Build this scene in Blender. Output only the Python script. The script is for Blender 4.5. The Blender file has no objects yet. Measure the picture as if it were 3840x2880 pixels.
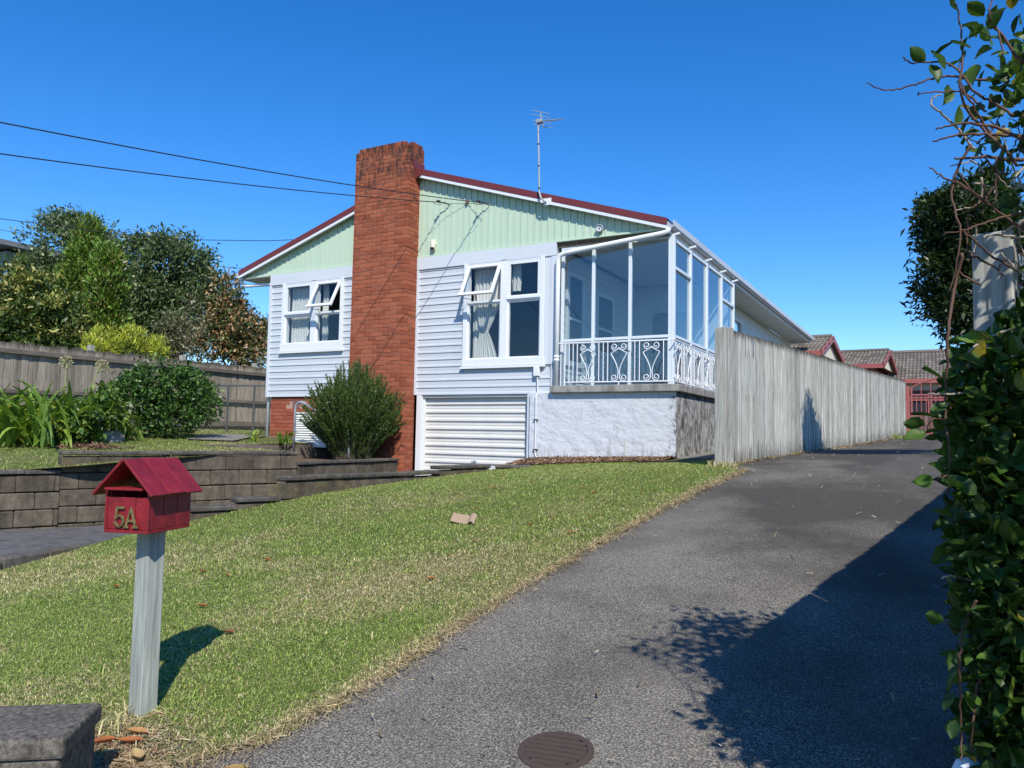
import bpy, math, random
import numpy as np
from mathutils import Matrix, Vector
random.seed(7); RNG = np.random.default_rng(7)
scene = bpy.context.scene; COL = scene.collection
rad = math.radians

# ------------------------------------------------------------------ camera
FPX = 2918.5                                   # focal length in pixels of a 3840 wide frame
CAM = np.array([9.421, -12.928, -0.854])
YAW, PITCH, ROLL = rad(28.959), rad(3.953), rad(1.067)
_f = np.array([-math.sin(YAW)*math.cos(PITCH), math.cos(YAW)*math.cos(PITCH), math.sin(PITCH)])
_r = np.array([math.cos(YAW), math.sin(YAW), 0.0]); _u = np.cross(_r, _f)
R_ = math.cos(ROLL)*_r + math.sin(ROLL)*_u; U_ = -math.sin(ROLL)*_r + math.cos(ROLL)*_u; F_ = _f
cam = bpy.data.cameras.new('camera'); cam_o = bpy.data.objects.new('camera', cam); COL.objects.link(cam_o)
cam.sensor_fit = 'HORIZONTAL'; cam.sensor_width = 36; cam.lens = FPX/3840*36
cam.clip_start = 0.05; cam.clip_end = 3000
m = Matrix(((R_[0], U_[0], -F_[0], CAM[0]), (R_[1], U_[1], -F_[1], CAM[1]), (R_[2], U_[2], -F_[2], CAM[2]), (0, 0, 0, 1)))
cam_o.matrix_world = m; scene.camera = cam_o
def P(px, py, Z):                               # a surveyed point: direction read off the photograph, distance Z in metres
    return CAM + Z*(R_*(px-1920)/FPX + U_*(1440-py)/FPX + F_)

# ------------------------------------------------------------------ sky, sun, exposure
LIGHT = Vector((-0.85, 1.0, -1.24)).normalized()
EL = math.asin(-LIGHT.z); AZ = math.atan2(-LIGHT.x, -LIGHT.y)
w = bpy.data.worlds.new('World'); scene.world = w; w.use_nodes = True
nt = w.node_tree; nt.nodes.clear()
sky = nt.nodes.new('ShaderNodeTexSky'); sky.sky_type = 'NISHITA'; sky.sun_disc = False
sky.sun_elevation = EL; sky.sun_rotation = AZ; sky.altitude = 50; sky.air_density = 1.0; sky.dust_density = 0.0; sky.ozone_density = 6.0
hs = nt.nodes.new('ShaderNodeHueSaturation'); hs.inputs['Hue'].default_value = 0.507; hs.inputs['Saturation'].default_value = 1.28; hs.inputs['Value'].default_value = 1.0
bg = nt.nodes.new('ShaderNodeBackground'); bg.inputs[1].default_value = 0.15
wo = nt.nodes.new('ShaderNodeOutputWorld')
nt.links.new(sky.outputs[0], hs.inputs['Color']); nt.links.new(hs.outputs[0], bg.inputs[0]); nt.links.new(bg.outputs[0], wo.inputs[0])
sl = bpy.data.lights.new('sun', 'SUN'); sl.energy = 4.4; sl.angle = rad(0.53); sl.color = (1.0, 0.945, 0.85)
so = bpy.data.objects.new('sun', sl); COL.objects.link(so)
so.rotation_euler = LIGHT.to_track_quat('-Z', 'Y').to_euler(); so.location = (20, -20, 25)
scene.view_settings.view_transform = 'Standard'; scene.view_settings.look = 'None'
scene.view_settings.exposure = 0.36; scene.view_settings.gamma = 1.0; scene.view_settings.use_curve_mapping = False
scene.render.resolution_x = 1024; scene.render.resolution_y = 768
scene.render.engine = 'CYCLES'; scene.cycles.max_bounces = 8; scene.cycles.transparent_max_bounces = 16

# ------------------------------------------------------------------ materials
class N:
    def __init__(s, name):
        s.m = bpy.data.materials.new(name); s.m.use_nodes = True; s.t = s.m.node_tree; s.t.nodes.clear()
        s.out = s.n('ShaderNodeOutputMaterial'); s.b = s.n('ShaderNodeBsdfPrincipled')
        s.l(s.b.outputs[0], s.out.inputs[0]); s.pos = None
    def n(s, k, **kw):
        o = s.t.nodes.new(k)
        for a, b in kw.items(): setattr(o, a, b)
        return o
    def l(s, a, b): s.t.links.new(a, b)
    def P(s):
        if s.pos is None: s.pos = s.n('ShaderNodeNewGeometry').outputs['Position']
        return s.pos
    def coords(s, sc=(1, 1, 1), src=None):
        mp = s.n('ShaderNodeMapping'); mp.inputs['Scale'].default_value = sc
        s.l(src or s.P(), mp.inputs[0]); return mp.outputs[0]
    def noise(s, scale, sc=(1, 1, 1), detail=4, rough=.6, dist=0, src=None):
        t = s.n('ShaderNodeTexNoise'); t.inputs['Scale'].default_value = scale; t.inputs['Detail'].default_value = detail
        t.inputs['Roughness'].default_value = rough; t.inputs['Distortion'].default_value = dist
        s.l(s.coords(sc, src), t.inputs['Vector']); return t.outputs['Fac']
    def ramp(s, fac, stops):
        r = s.n('ShaderNodeValToRGB'); e = r.color_ramp.elements
        while len(e) < len(stops): e.new(.5)
        for q, (p, c) in zip(e, stops):
            q.position = p; q.color = (*c, 1) if len(c) == 3 else c
        s.l(fac, r.inputs[0]); return r.outputs[0]
    def val(s, fac, a, b, lo=0, hi=1):
        r = s.n('ShaderNodeMapRange'); s.l(fac, r.inputs[0])
        for i, x in enumerate((a, b, lo, hi)): r.inputs[i+1].default_value = x
        return r.outputs[0]
    def mix(s, fac, a, b, mode='MIX'):
        x = s.n('ShaderNodeMix', data_type='RGBA', blend_type=mode)
        for i, q in ((0, fac), (6, a), (7, b)):
            if hasattr(q, 'is_linked'): s.l(q, x.inputs[i])
            else: x.inputs[i].default_value = q if i == 0 else (*q, 1)
        return x.outputs[2]
    def bump(s, fac, strength=.3, dist=.01, prev=None):
        x = s.n('ShaderNodeBump'); x.inputs['Strength'].default_value = strength; x.inputs['Distance'].default_value = dist
        s.l(fac, x.inputs['Height'])
        if prev: s.l(prev, x.inputs['Normal'])
        return x.outputs[0]
    def rnd(s):                                 # one value per object and per loose piece of a mesh
        a = s.n('ShaderNodeMath', operation='ADD'); s.l(s.n('ShaderNodeObjectInfo').outputs['Random'], a.inputs[0])
        s.l(s.n('ShaderNodeNewGeometry').outputs['Random Per Island'], a.inputs[1])
        f = s.n('ShaderNodeMath', operation='FRACT'); s.l(a.outputs[0], f.inputs[0]); return f.outputs[0]
    def hsv(s, col, v, h=None, sat=None):
        x = s.n('ShaderNodeHueSaturation'); s.l(col, x.inputs['Color'])
        if v is not None: s.l(v, x.inputs['Value'])
        if h is not None: s.l(h, x.inputs['Hue'])
        if sat is not None: s.l(sat, x.inputs['Saturation'])
        return x.outputs[0]
    def done(s, col, rough=.6, normal=None, metallic=0, spec=.5):
        if hasattr(col, 'is_linked'): s.l(col, s.b.inputs['Base Color'])
        else: s.b.inputs['Base Color'].default_value = (*col, 1)
        if hasattr(rough, 'is_linked'): s.l(rough, s.b.inputs['Roughness'])
        else: s.b.inputs['Roughness'].default_value = rough
        s.b.inputs['Metallic'].default_value = metallic; s.b.inputs['Specular IOR Level'].default_value = spec
        if normal: s.l(normal, s.b.inputs['Normal'])
        return s.m

def paint(name, col, rough=.45, dirt=.12, dscale=2.0, dcol=(.25, .24, .2), rv=0.0, streak=(1, 1, .25), bs=.08, spec=.4):
    n = N(name)
    d = n.val(n.noise(dscale, streak, 6, .65), .5, .78)
    d2 = n.val(n.noise(dscale*9, (1, 1, 1), 4), .62, .8)
    a = n.n('ShaderNodeMath', operation='ADD'); n.l(d, a.inputs[0]); n.l(d2, a.inputs[1])
    mu = n.n('ShaderNodeMath', operation='MULTIPLY'); n.l(a.outputs[0], mu.inputs[0]); mu.inputs[1].default_value = dirt
    c = n.mix(mu.outputs[0], col, dcol)
    if rv: c = n.hsv(c, n.val(n.rnd(), 0, 1, 1-rv, 1+rv))
    return n.done(c, rough, n.bump(n.noise(60), bs, .002), spec=spec)

MAT = {}
MAT['white'] = paint('white_paint', (.70, .72, .75), .4, .10)
MAT['siding'] = paint('siding_paint', (.51, .545, .58), .42, .22, 1.6, (.34, .35, .35), .03)
MAT['trim'] = paint('trim_paint', (.58, .61, .65), .4, .10, 1.5)
MAT['green'] = paint('green_panel_paint', (.47, .585, .455), .45, .10, 1.6, (.30, .36, .28), .02)
MAT['roofred'] = paint('roof_red_paint', (.15, .030, .028), .38, .2, 2.0, (.10, .05, .045))
MAT['soffit'] = paint('soffit_paint', (.62, .63, .58), .6, .15)
MAT['door'] = paint('garage_door_paint', (.64, .63, .60), .4, .14, 3)
MAT['alu'] = paint('pale_aluminium', (.62, .68, .72), .35, .12, 4)
MAT['pvc'] = paint('white_pvc', (.78, .80, .81), .35, .12, 3)
MAT['cabinet'] = paint('cabinet_cream', (.70, .70, .66), .5, .15, 4)
MAT['ivory'] = paint('ivory_plastic', (.72, .66, .50), .4, .1, 8)
MAT['dark'] = paint('dark_plastic', (.02, .02, .022), .4, .1)
MAT['galv'] = paint('galvanised_pipe', (.30, .34, .38), .42, .3, 8, (.16, .17, .18))
MAT['steel_red'] = paint('gate_red_paint', (.33, .10, .09), .45, .15, 5, (.2, .1, .08))
MAT['wire'] = paint('black_wire', (.012, .013, .016), .5, .05)
MAT['rustiron'] = paint('rusty_iron', (.068, .047, .037), .75, .5, 14, (.030, .025, .022), 0, (1, 1, 1), .5)
MAT['brass'] = None
n = N('aged_brass'); MAT['brass'] = n.done(n.ramp(n.noise(60), [(.35, (.16, .11, .045)), (.65, (.36, .27, .12))]), .42, n.bump(n.noise(90), .2, .002), .6)
n = N('mailbox_red_timber')
g = n.noise(9, (1, 1, 12), 5, .7)
c = n.ramp(n.noise(14, (1, 1, 1), 6, .7), [(.3, (.13, .006, .010)), (.55, (.215, .009, .015)), (.72, (.25, .022, .028))])
c = n.mix(n.val(n.noise(55, (1, 1, 1), 3), .68, .76, 0, .4), c, (.40, .15, .14))
c = n.hsv(c, n.val(n.rnd(), 0, 1, .88, 1.1))
MAT['mailred'] = n.done(c, .48, n.bump(n.noise(28, (1, 1, 10), 4), .45, .004, n.bump(n.noise(120), .15, .002)))

def brickmat(name, a, b, soot):
    n = N(name)
    c = n.ramp(n.rnd(), [(0, a), (.5, tuple((x+y)/2 for x, y in zip(a, b))), (1, b)])
    c = n.mix(n.val(n.noise(35, (1, 1, 1), 5, .7), .45, .75, 0, .45), c, tuple(x*.55 for x in a))
    st = n.noise(4.2, (1.8, 1.8, .75), 6, .8)
    sep = n.n('ShaderNodeSeparateXYZ'); n.l(n.P(), sep.inputs[0])
    hz = n.val(sep.outputs[2], 2.6, 5.1, .0, 1)
    f = n.n('ShaderNodeMath', operation='MULTIPLY_ADD'); n.l(hz, f.inputs[0]); f.inputs[1].default_value = .25; n.l(st, f.inputs[2])
    fac = n.val(f.outputs[0], .67, .80, 0, soot)
    c = n.mix(fac, c, (.035, .025, .022))
    return n.done(c, .85, n.bump(n.noise(80), .5, .004), spec=.2)
MAT['brick'] = brickmat('chimney_brick', (.245, .064, .033), (.37, .112, .055), .9)
MAT['brick2'] = brickmat('base_brick', (.28, .075, .042), (.36, .11, .06), .0)
MAT['mortar'] = paint('old_mortar', (.26, .16, .115), .9, .5, 6, (.12, .08, .06), 0, (1, 1, 1), .5)
MAT['mortar2'] = paint('pale_mortar', (.42, .27, .20), .9, .3, 6, (.25, .16, .12), 0, (1, 1, 1), .5)

def wood(name, a, b, green=.0, dark=.5, axis=2, rv=.16, moss=.0, ends=0):
    n = N(name)
    sc = [14, 14, 14]; sc[axis] = .8
    g1 = n.noise(3.0, sc, 6, .7, .4); sc2 = [60, 60, 60]; sc2[axis] = 2.2
    g2 = n.noise(1.0, sc2, 4, .6)
    c = n.ramp(g1, [(.25, tuple(x*dark for x in a)), (.5, a), (.75, b)])
    c = n.mix(n.val(g2, .40, .7, 0, .35), c, tuple(x*.4 for x in a))
    c = n.mix(n.val(n.noise(1.6, (1, 1, .6), 4), .5, .75, 0, green), c, (.20, .24, .17))
    if moss:
        sep = n.n('ShaderNodeSeparateXYZ'); n.l(n.P(), sep.inputs[0])
        st = n.noise(5, (3, 3, .5), 5, .7)
        c = n.mix(n.val(st, .55, .75, 0, moss), c, (.045, .040, .030))
    if ends:                                    # rot and moss creep in from both ends of a board of unit height
        so_ = n.n('ShaderNodeSeparateXYZ'); n.l(n.n('ShaderNodeTexCoord').outputs['Object'], so_.inputs[0])
        lo = n.val(so_.outputs[2], .0, .22, .30, 0); hi = n.val(so_.outputs[2], .92, 1.0, 0, .42)
        s1 = n.n('ShaderNodeMath', operation='ADD'); n.l(lo, s1.inputs[0]); n.l(hi, s1.inputs[1])
        s2 = n.n('ShaderNodeMath', operation='ADD'); n.l(s1.outputs[0], s2.inputs[0]); n.l(n.noise(6, (4, 4, .6), 6, .75), s2.inputs[1])
        c = n.mix(n.val(s2.outputs[0], .60, .88, 0, ends), c, (.055, .050, .035))
    c = n.hsv(c, n.val(n.rnd(), 0, 1, 1-rv, 1+rv))
    return n.done(c, .85, n.bump(g1, .4, .006, n.bump(g2, .35, .004)), spec=.2)
MAT['fence'] = wood('weathered_paling', (.42, .415, .375), (.66, .65, .60), .3, .36, 2, .27, .35, .9)
MAT['fencepost'] = wood('weathered_fence_post', (.36, .35, .31), (.54, .53, .48), .35, .42, 2, .05, .2)
MAT['fenceold'] = wood('old_paling', (.30, .255, .20), (.50, .44, .37), .25, .32, 2, .3, .4, .8)
MAT['railwood'] = wood('old_rail', (.17, .14, .115), (.28, .25, .21), .3, .4, 1, .2, .4)
MAT['post'] = wood('grey_post', (.33, .35, .315), (.50, .51, .46), .6, .5, 2, .05)
MAT['bark'] = wood('bark', (.12, .09, .065), (.2, .16, .12), .1, .4, 2, .2)

def concrete(name, a, b, lichen=.4, scale=6, dark=(.03, .028, .026), dk=.6, rv=.12, moss=(.13, .12, .045), mo=.35):
    n = N(name)
    c = n.ramp(n.noise(scale, (1, 1, 1), 8, .72), [(.3, a), (.7, b)])
    c = n.mix(n.val(n.noise(1.7, (2.5, 2.5, .6), 6, .7), .46, .70, 0, dk), c, dark)
    c = n.mix(n.val(n.noise(1.1, (1, 1, 1.6), 5, .7), .56, .72, 0, mo), c, moss)
    c = n.mix(n.val(n.noise(34, (1, 1, 1), 4, .7), .66, .73, 0, lichen), c, (.46, .46, .43))
    if rv: c = n.hsv(c, n.val(n.rnd(), 0, 1, 1-rv, 1+rv))
    return n.done(c, .92, n.bump(n.noise(26, (1, 1, 1), 6, .75), .7, .012), spec=.15)
MAT['block'] = concrete('stained_block', (.065, .053, .040), (.165, .138, .100), .4, 8, (.030, .025, .020), .7, .25, (.21, .175, .055), .65)
MAT['cap'] = concrete('lichened_cap', (.055, .048, .041), (.15, .135, .115), .9, 12)
MAT['pillar'] = concrete('pillar_concrete', (.022, .019, .015), (.24, .215, .18), .95, 44, (.017, .015, .012), .55, 0, (.15, .13, .05), .5)
MAT['ledge'] = concrete('ledge_concrete', (.22, .21, .19), (.40, .39, .36), .3, 7, (.07, .065, .06), .7, 0)
MAT['lowdrive'] = concrete('old_concrete_drive', (.085, .082, .080), (.16, .155, .15), .7, 9, (.04, .038, .036), .6, 0)
MAT['path'] = concrete('grey_path', (.17, .16, .14), (.27, .26, .23), .2, 5, (.09, .085, .07), .5, 0)
MAT['rock'] = concrete('pale_rock', (.20, .18, .16), (.42, .39, .36), .3, 9)
n = N('stucco_white')
v = n.n('ShaderNodeTexWave', wave_type='RINGS', rings_direction='SPHERICAL', wave_profile='SAW')
v.inputs['Scale'].default_value = 2.6; v.inputs['Distortion'].default_value = 9; v.inputs['Detail'].default_value = 3; v.inputs['Detail Scale'].default_value = 1.6
n.l(n.coords((1, 1, 1.5)), v.inputs['Vector'])
bm = n.bump(v.outputs['Fac'], .5, .025, n.bump(n.noise(24, (1, 1, 1), 4), .28, .010))
sep = n.n('ShaderNodeSeparateXYZ'); n.l(n.P(), sep.inputs[0])
gz = n.val(sep.outputs[2], -1.2, -.75, .16, 0)
st = n.noise(4, (2, 2, .5), 7, .75)
ad = n.n('ShaderNodeMath', operation='ADD'); n.l(gz, ad.inputs[0]); n.l(st, ad.inputs[1])
c = n.mix(n.val(ad.outputs[0], .60, .80, 0, .75), (.57, .59, .615), (.22, .20, .17))
sx = n.val(sep.outputs[0], 5.25, 5.47, 0, .16)
a2 = n.n('ShaderNodeMath', operation='ADD'); n.l(sx, a2.inputs[0]); n.l(n.noise(9, (1, 1, .8), 7, .75), a2.inputs[1])
c = n.mix(n.val(a2.outputs[0], .62, .72, 0, .8), c, (.09, .085, .08))
MAT['stucco'] = n.done(c, .8, bm, spec=.25)
n = N('stucco_black_lichen')
c = n.ramp(n.noise(5.5, (1, 1, .7), 8, .8, .8), [(.36, (.045, .043, .039)), (.46, (.16, .157, .148)), (.55, (.36, .36, .355)), (.68, (.54, .55, .56))])
MAT['stuccodark'] = n.done(c, .9, n.bump(n.noise(18, (1, 1, 1), 6, .7), .6, .02), spec=.2)

n = N('asphalt_chip')
sp = n.noise(110, (1, 1, 1), 3, .7); sp2 = n.noise(210, (1, 1, 1), 2, .6); big = n.noise(.7, (1, 1, 1), 6, .65)
c = n.ramp(sp, [(.37, (.042, .038, .031)), (.50, (.135, .122, .101)), (.64, (.46, .42, .345))])
c = n.mix(n.val(sp2, .56, .70, 0, .6), c, (.40, .38, .35))
sep = n.n('ShaderNodeSeparateXYZ'); n.l(n.P(), sep.inputs[0])          # the far end is older and mossier
far = n.val(sep.outputs[1], -9.5, -4.5, 0, .20); rt_ = n.val(sep.outputs[0], 7.4, 8.8, 0, .10)
fr_ = n.n('ShaderNodeMath', operation='ADD'); n.l(far, fr_.inputs[0]); n.l(rt_, fr_.inputs[1]); far = fr_.outputs[0]; fa_ = n.n('ShaderNodeMath', operation='ADD'); n.l(far, fa_.inputs[0]); n.l(big, fa_.inputs[1])
c = n.mix(n.val(fa_.outputs[0], .48, .76, 0, .84), c, (.054, .048, .039))
c = n.mix(n.val(n.noise(.5, (2.2, .5, 1), 5), .5, .7, 0, .25), c, (.25, .23, .19))
MAT['asphalt'] = n.done(c, .9, n.bump(sp, .8, .012, n.bump(sp2, .4, .006)), spec=.2)

n = N('lawn_soil')
c = n.ramp(n.noise(1.6, (1, 1, 1), 6, .7), [(.35, (.075, .11, .028)), (.6, (.15, .15, .055)), (.75, (.28, .23, .11))])
c = n.mix(n.val(n.noise(45, (1, 1, 1), 4), .45, .7, 0, .6), c, (.03, .035, .012))
MAT['lawn'] = n.done(c, .95, n.bump(n.noise(60), .6, .02), spec=.1)
n = N('far_ground'); MAT['ground'] = n.done(n.ramp(n.noise(.3, (1, 1, 1), 6), [(.35, (.06, .08, .03)), (.7, (.16, .14, .08))]), .95, spec=.1)
n = N('bark_mulch'); MAT['mulch'] = n.done(n.ramp(n.noise(30, (1, 1, 1), 5, .7), [(.3, (.07, .038, .022)), (.6, (.22, .125, .075)), (.8, (.34, .22, .14))]), .95, n.bump(n.noise(40), .9, .02), spec=.1)

def vcol(name, rough=.5, trans=.3, spec=.35, sat=1.0):
    n = N(name); a = n.n('ShaderNodeVertexColor', layer_name='Col')
    n.l(a.outputs[0], n.b.inputs['Base Color']); n.b.inputs['Roughness'].default_value = rough; n.b.inputs['Specular IOR Level'].default_value = spec
    if trans:
        t = n.n('ShaderNodeBsdfTranslucent'); mx = n.n('ShaderNodeMixShader'); mx.inputs[0].default_value = trans
        br = n.mix(1.0, a.outputs[0], (1.25, 1.2, .7), 'MULTIPLY'); n.l(br, t.inputs[0])
        n.l(n.b.outputs[0], mx.inputs[1]); n.l(t.outputs[0], mx.inputs[2]); n.l(mx.outputs[0], n.out.inputs[0])
    return n.m
MAT['leaf'] = vcol('foliage', .42, .28, .45)
MAT['blade'] = vcol('grass_blade', .6, .3, .2)
MAT['twig'] = vcol('twigs', .8, 0, .2)
MAT['dryleaf'] = vcol('dry_leaf', .6, .2, .3)
def leafmat(name, a, b, yellow=0):
    n = N(name)
    c = n.ramp(n.rnd(), [(0, a), (.8, b), (.93, tuple(x*1.5 for x in b)), (1.0, (.30, .24, .03) if yellow else b)])
    c = n.mix(n.val(n.noise(18), .4, .7, 0, .4), c, tuple(x*.6 for x in a))
    n.done(c, .45, n.bump(n.noise(30), .2, .004), spec=.35)
    t = n.n('ShaderNodeBsdfTranslucent'); n.l(n.mix(1.0, c, (1.5, 1.4, .6), 'MULTIPLY'), t.inputs[0])
    mx = n.n('ShaderNodeMixShader'); mx.inputs[0].default_value = .3
    n.l(n.b.outputs[0], mx.inputs[1]); n.l(t.outputs[0], mx.inputs[2]); n.l(mx.outputs[0], n.out.inputs[0]); return n.m
MAT['vineleaf'] = leafmat('vine_leaf', (.018, .050, .009), (.068, .135, .020), 1)

def glass(name, tint, refl=1.0):
    m_ = bpy.data.materials.new(name); m_.use_nodes = True; t = m_.node_tree; t.nodes.clear()
    o = t.nodes.new('ShaderNodeOutputMaterial'); mx = t.nodes.new('ShaderNodeMixShader')
    tr = t.nodes.new('ShaderNodeBsdfTransparent'); tr.inputs[0].default_value = (*tint, 1)
    gl = t.nodes.new('ShaderNodeBsdfGlossy'); gl.inputs['Roughness'].default_value = 0.004; gl.inputs[0].default_value = (.95, .97, 1, 1)
    fr = t.nodes.new('ShaderNodeLayerWeight'); fr.inputs[0].default_value = .5       # Schlick, the same from either face of the pane
    pw = t.nodes.new('ShaderNodeMath'); pw.operation = 'POWER'; pw.inputs[1].default_value = 5
    ml = t.nodes.new('ShaderNodeMath'); ml.operation = 'MULTIPLY_ADD'; ml.inputs[1].default_value = .95; ml.inputs[2].default_value = .045*refl; ml.use_clamp = True
    t.links.new(fr.outputs['Facing'], pw.inputs[0]); t.links.new(pw.outputs[0], ml.inputs[0]); t.links.new(ml.outputs[0], mx.inputs[0])
    t.links.new(tr.outputs[0], mx.inputs[1]); t.links.new(gl.outputs[0], mx.inputs[2]); t.links.new(mx.outputs[0], o.inputs[0])
    return m_
MAT['glass'] = glass('window_glass', (.94, .96, .96), .9)
MAT['glassv'] = glass('verandah_glass', (.84, .88, .89), 1.7)
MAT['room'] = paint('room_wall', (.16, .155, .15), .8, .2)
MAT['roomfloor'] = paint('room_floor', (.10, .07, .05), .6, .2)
MAT['verwall'] = paint('verandah_wall', (.60, .63, .64), .5, .1)
n = N('lace_curtain')
n.done(n.ramp(n.noise(40, (1, 1, .6), 5), [(.3, (.74, .73, .69)), (.7, (.87, .87, .85))]), .9, spec=.1)
t = n.n('ShaderNodeBsdfTranslucent'); t.inputs[0].default_value = (.85, .84, .81, 1); mx = n.n('ShaderNodeMixShader'); mx.inputs[0].default_value = .45
n.l(n.b.outputs[0], mx.inputs[1]); n.l(t.outputs[0], mx.inputs[2]); n.l(mx.outputs[0], n.out.inputs[0]); MAT['curtain'] = n.m
MAT['tile'] = None
n = N('roof_tile')
c = n.ramp(n.rnd(), [(0, (.115, .098, .080)), (.5, (.155, .135, .110)), (1, (.195, .172, .142))])
c = n.mix(n.val(n.noise(7, (1, 1, 1), 6, .7), .5, .75, 0, .5), c, (.27, .24, .19))
MAT['tile'] = n.done(c, .85, n.bump(n.noise(40), .4, .006), spec=.2)
MAT['cream'] = paint('cream_wall', (.60, .56, .44), .7, .15)
MAT['bluegrey'] = paint('blue_grey_wall', (.20, .30, .36), .6, .15)
MAT['greyroof'] = paint('grey_roof', (.16, .165, .175), .5, .2)
MAT['card'] = paint('cardboard', (.40, .28, .175), .8, .15, 12, (.35, .24, .15))
MAT['white2'] = paint('white_plastic_cap', (.75, .77, .80), .4, .2, 12)
MAT['brownbrick'] = paint('brown_brick_wall', (.20, .085, .062), .85, .4, 9, (.12, .06, .05))
# ------------------------------------------------------------------ helpers
class MB:
    def __init__(s): s.v = []; s.f = []
    def add(s, vs, fs):
        o = len(s.v); s.v += [tuple(map(float, q)) for q in vs]; s.f += [tuple(i+o for i in q) for q in fs]; return s
    def box(s, x0, x1, y0, y1, z0, z1):
        return s.add([(x0, y0, z0), (x1, y0, z0), (x1, y1, z0), (x0, y1, z0), (x0, y0, z1), (x1, y0, z1), (x1, y1, z1), (x0, y1, z1)],
                     [(0, 3, 2, 1), (4, 5, 6, 7), (0, 1, 5, 4), (1, 2, 6, 5), (2, 3, 7, 6), (3, 0, 4, 7)])
    def obox(s, c, ax, h):                      # centre, three axes, half sizes
        c = np.array(c, float); A = [np.array(a, float)*q for a, q in zip(ax, h)]
        vs = [c+sx*A[0]+sy*A[1]+sz*A[2] for sz in (-1, 1) for sx, sy in ((-1, -1), (1, -1), (1, 1), (-1, 1))]
        return s.add(vs, [(0, 3, 2, 1), (4, 5, 6, 7), (0, 1, 5, 4), (1, 2, 6, 5), (2, 3, 7, 6), (3, 0, 4, 7)])
    def prism(s, poly, d):                      # closed polygon of 3-d points swept by d
        n_ = len(poly); d = np.array(d, float); a = [np.array(q, float) for q in poly]
        return s.add(a+[q+d for q in a], [tuple(range(n_))[::-1], tuple(range(n_, 2*n_))]+[(i, (i+1) % n_, (i+1) % n_+n_, i+n_) for i in range(n_)])
    def beam(s, a, b, w, h, up=(0, 0, 1)):
        a = np.array(a, float); b = np.array(b, float); d = b-a; L = np.linalg.norm(d); d /= L
        x = np.cross(d, up); x /= np.linalg.norm(x); z = np.cross(x, d)
        return s.obox((a+b)/2, (x, d, z), (w/2, L/2, h/2))
    def tube(s, pts, r, n=8, cap=True):
        pts = [np.array(q, float) for q in pts]; K = len(pts); rr = r if hasattr(r, '__len__') else [r]*K
        base = len(s.v); t0 = None
        for i, q in enumerate(pts):
            t = pts[min(i+1, K-1)]-pts[max(i-1, 0)]; t /= (np.linalg.norm(t)+1e-12)
            if t0 is None:
                a = np.array((0, 0, 1.)) if abs(t[2]) < .9 else np.array((1., 0, 0)); x = np.cross(t, a)
            else: x = x-t*np.dot(x, t)
            x /= np.linalg.norm(x)+1e-12; y = np.cross(t, x); t0 = t
            for k in range(n):
                g = 2*math.pi*k/n; s.v.append(tuple(q+rr[i]*(math.cos(g)*x+math.sin(g)*y)))
        for i in range(K-1):
            for k in range(n):
                s.f.append((base+i*n+k, base+i*n+(k+1) % n, base+(i+1)*n+(k+1) % n, base+(i+1)*n+k))
        if cap: s.f.append(tuple(base+k for k in range(n))[::-1]); s.f.append(tuple(base+(K-1)*n+k for k in range(n)))
        return s
    def lathe(s, c, prof, n=20, axis=None, cap=True):
        c = np.array(c, float); ax = np.array(axis if axis is not None else (0, 0, 1), float); ax /= np.linalg.norm(ax)
        a = np.array((1., 0, 0)) if abs(ax[0]) < .9 else np.array((0, 1., 0)); x = np.cross(ax, a); x /= np.linalg.norm(x); y = np.cross(ax, x)
        b = len(s.v)
        for r, h in prof:
            for k in range(n):
                g = 2*math.pi*k/n; s.v.append(tuple(c+ax*h+r*(math.cos(g)*x+math.sin(g)*y)))
        for i in range(len(prof)-1):
            for k in range(n): s.f.append((b+i*n+k, b+i*n+(k+1) % n, b+(i+1)*n+(k+1) % n, b+(i+1)*n+k))
        if cap: s.f.append(tuple(b+k for k in range(n))[::-1]); s.f.append(tuple(b+(len(prof)-1)*n+k for k in range(n)))
        return s
    def mesh(s, name, smooth=False):
        me = bpy.data.meshes.new(name); me.from_pydata(s.v, [], s.f); me.update()
        if smooth: me.polygons.foreach_set('use_smooth', [True]*len(me.polygons))
        return me
def npmesh(name, V, F, C=None, k=4, smooth=False):
    """fast mesh: V (n,3), F (m,k) ints, optional C (n,3) vertex colours"""
    me = bpy.data.meshes.new(name); V = np.ascontiguousarray(V, np.float32); F = np.ascontiguousarray(F, np.int32)
    me.vertices.add(len(V)); me.vertices.foreach_set('co', V.ravel())
    me.loops.add(F.size); me.loops.foreach_set('vertex_index', F.ravel())
    me.polygons.add(len(F)); me.polygons.foreach_set('loop_start', np.arange(0, F.size, k, dtype=np.int32))
    try: me.polygons.foreach_set('loop_total', np.full(len(F), k, np.int32))
    except Exception: pass
    if smooth: me.polygons.foreach_set('use_smooth', np.ones(len(F), bool))
    if C is not None:
        a = me.color_attributes.new('Col', 'FLOAT_COLOR', 'POINT')
        a.data.foreach_set('color', np.c_[np.clip(C, 0, 1), np.ones(len(C))].astype(np.float32).ravel())
    me.update(calc_edges=True); return me
LOC = {}
def obj(name, me, mat=None, parent=None, loc=None, rot=None, bevel=0, smooth=False, label=None):
    if isinstance(me, MB): me = me.mesh(name, smooth)
    if mat and not me.materials: me.materials.append(MAT[mat])
    o = bpy.data.objects.new(name, me); COL.objects.link(o)
    if loc is not None: o.location = tuple(loc)
    if rot is not None: o.rotation_euler = rot
    if parent is not None:
        o.parent = parent; o.matrix_parent_inverse = Matrix.Translation(-Vector(LOC.get(parent.name, (0, 0, 0))))
    if bevel:
        b = o.modifiers.new('bevel', 'BEVEL'); b.width = bevel; b.segments = 2; b.limit_method = 'ANGLE'
    if label: o['label'] = label
    return o
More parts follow.
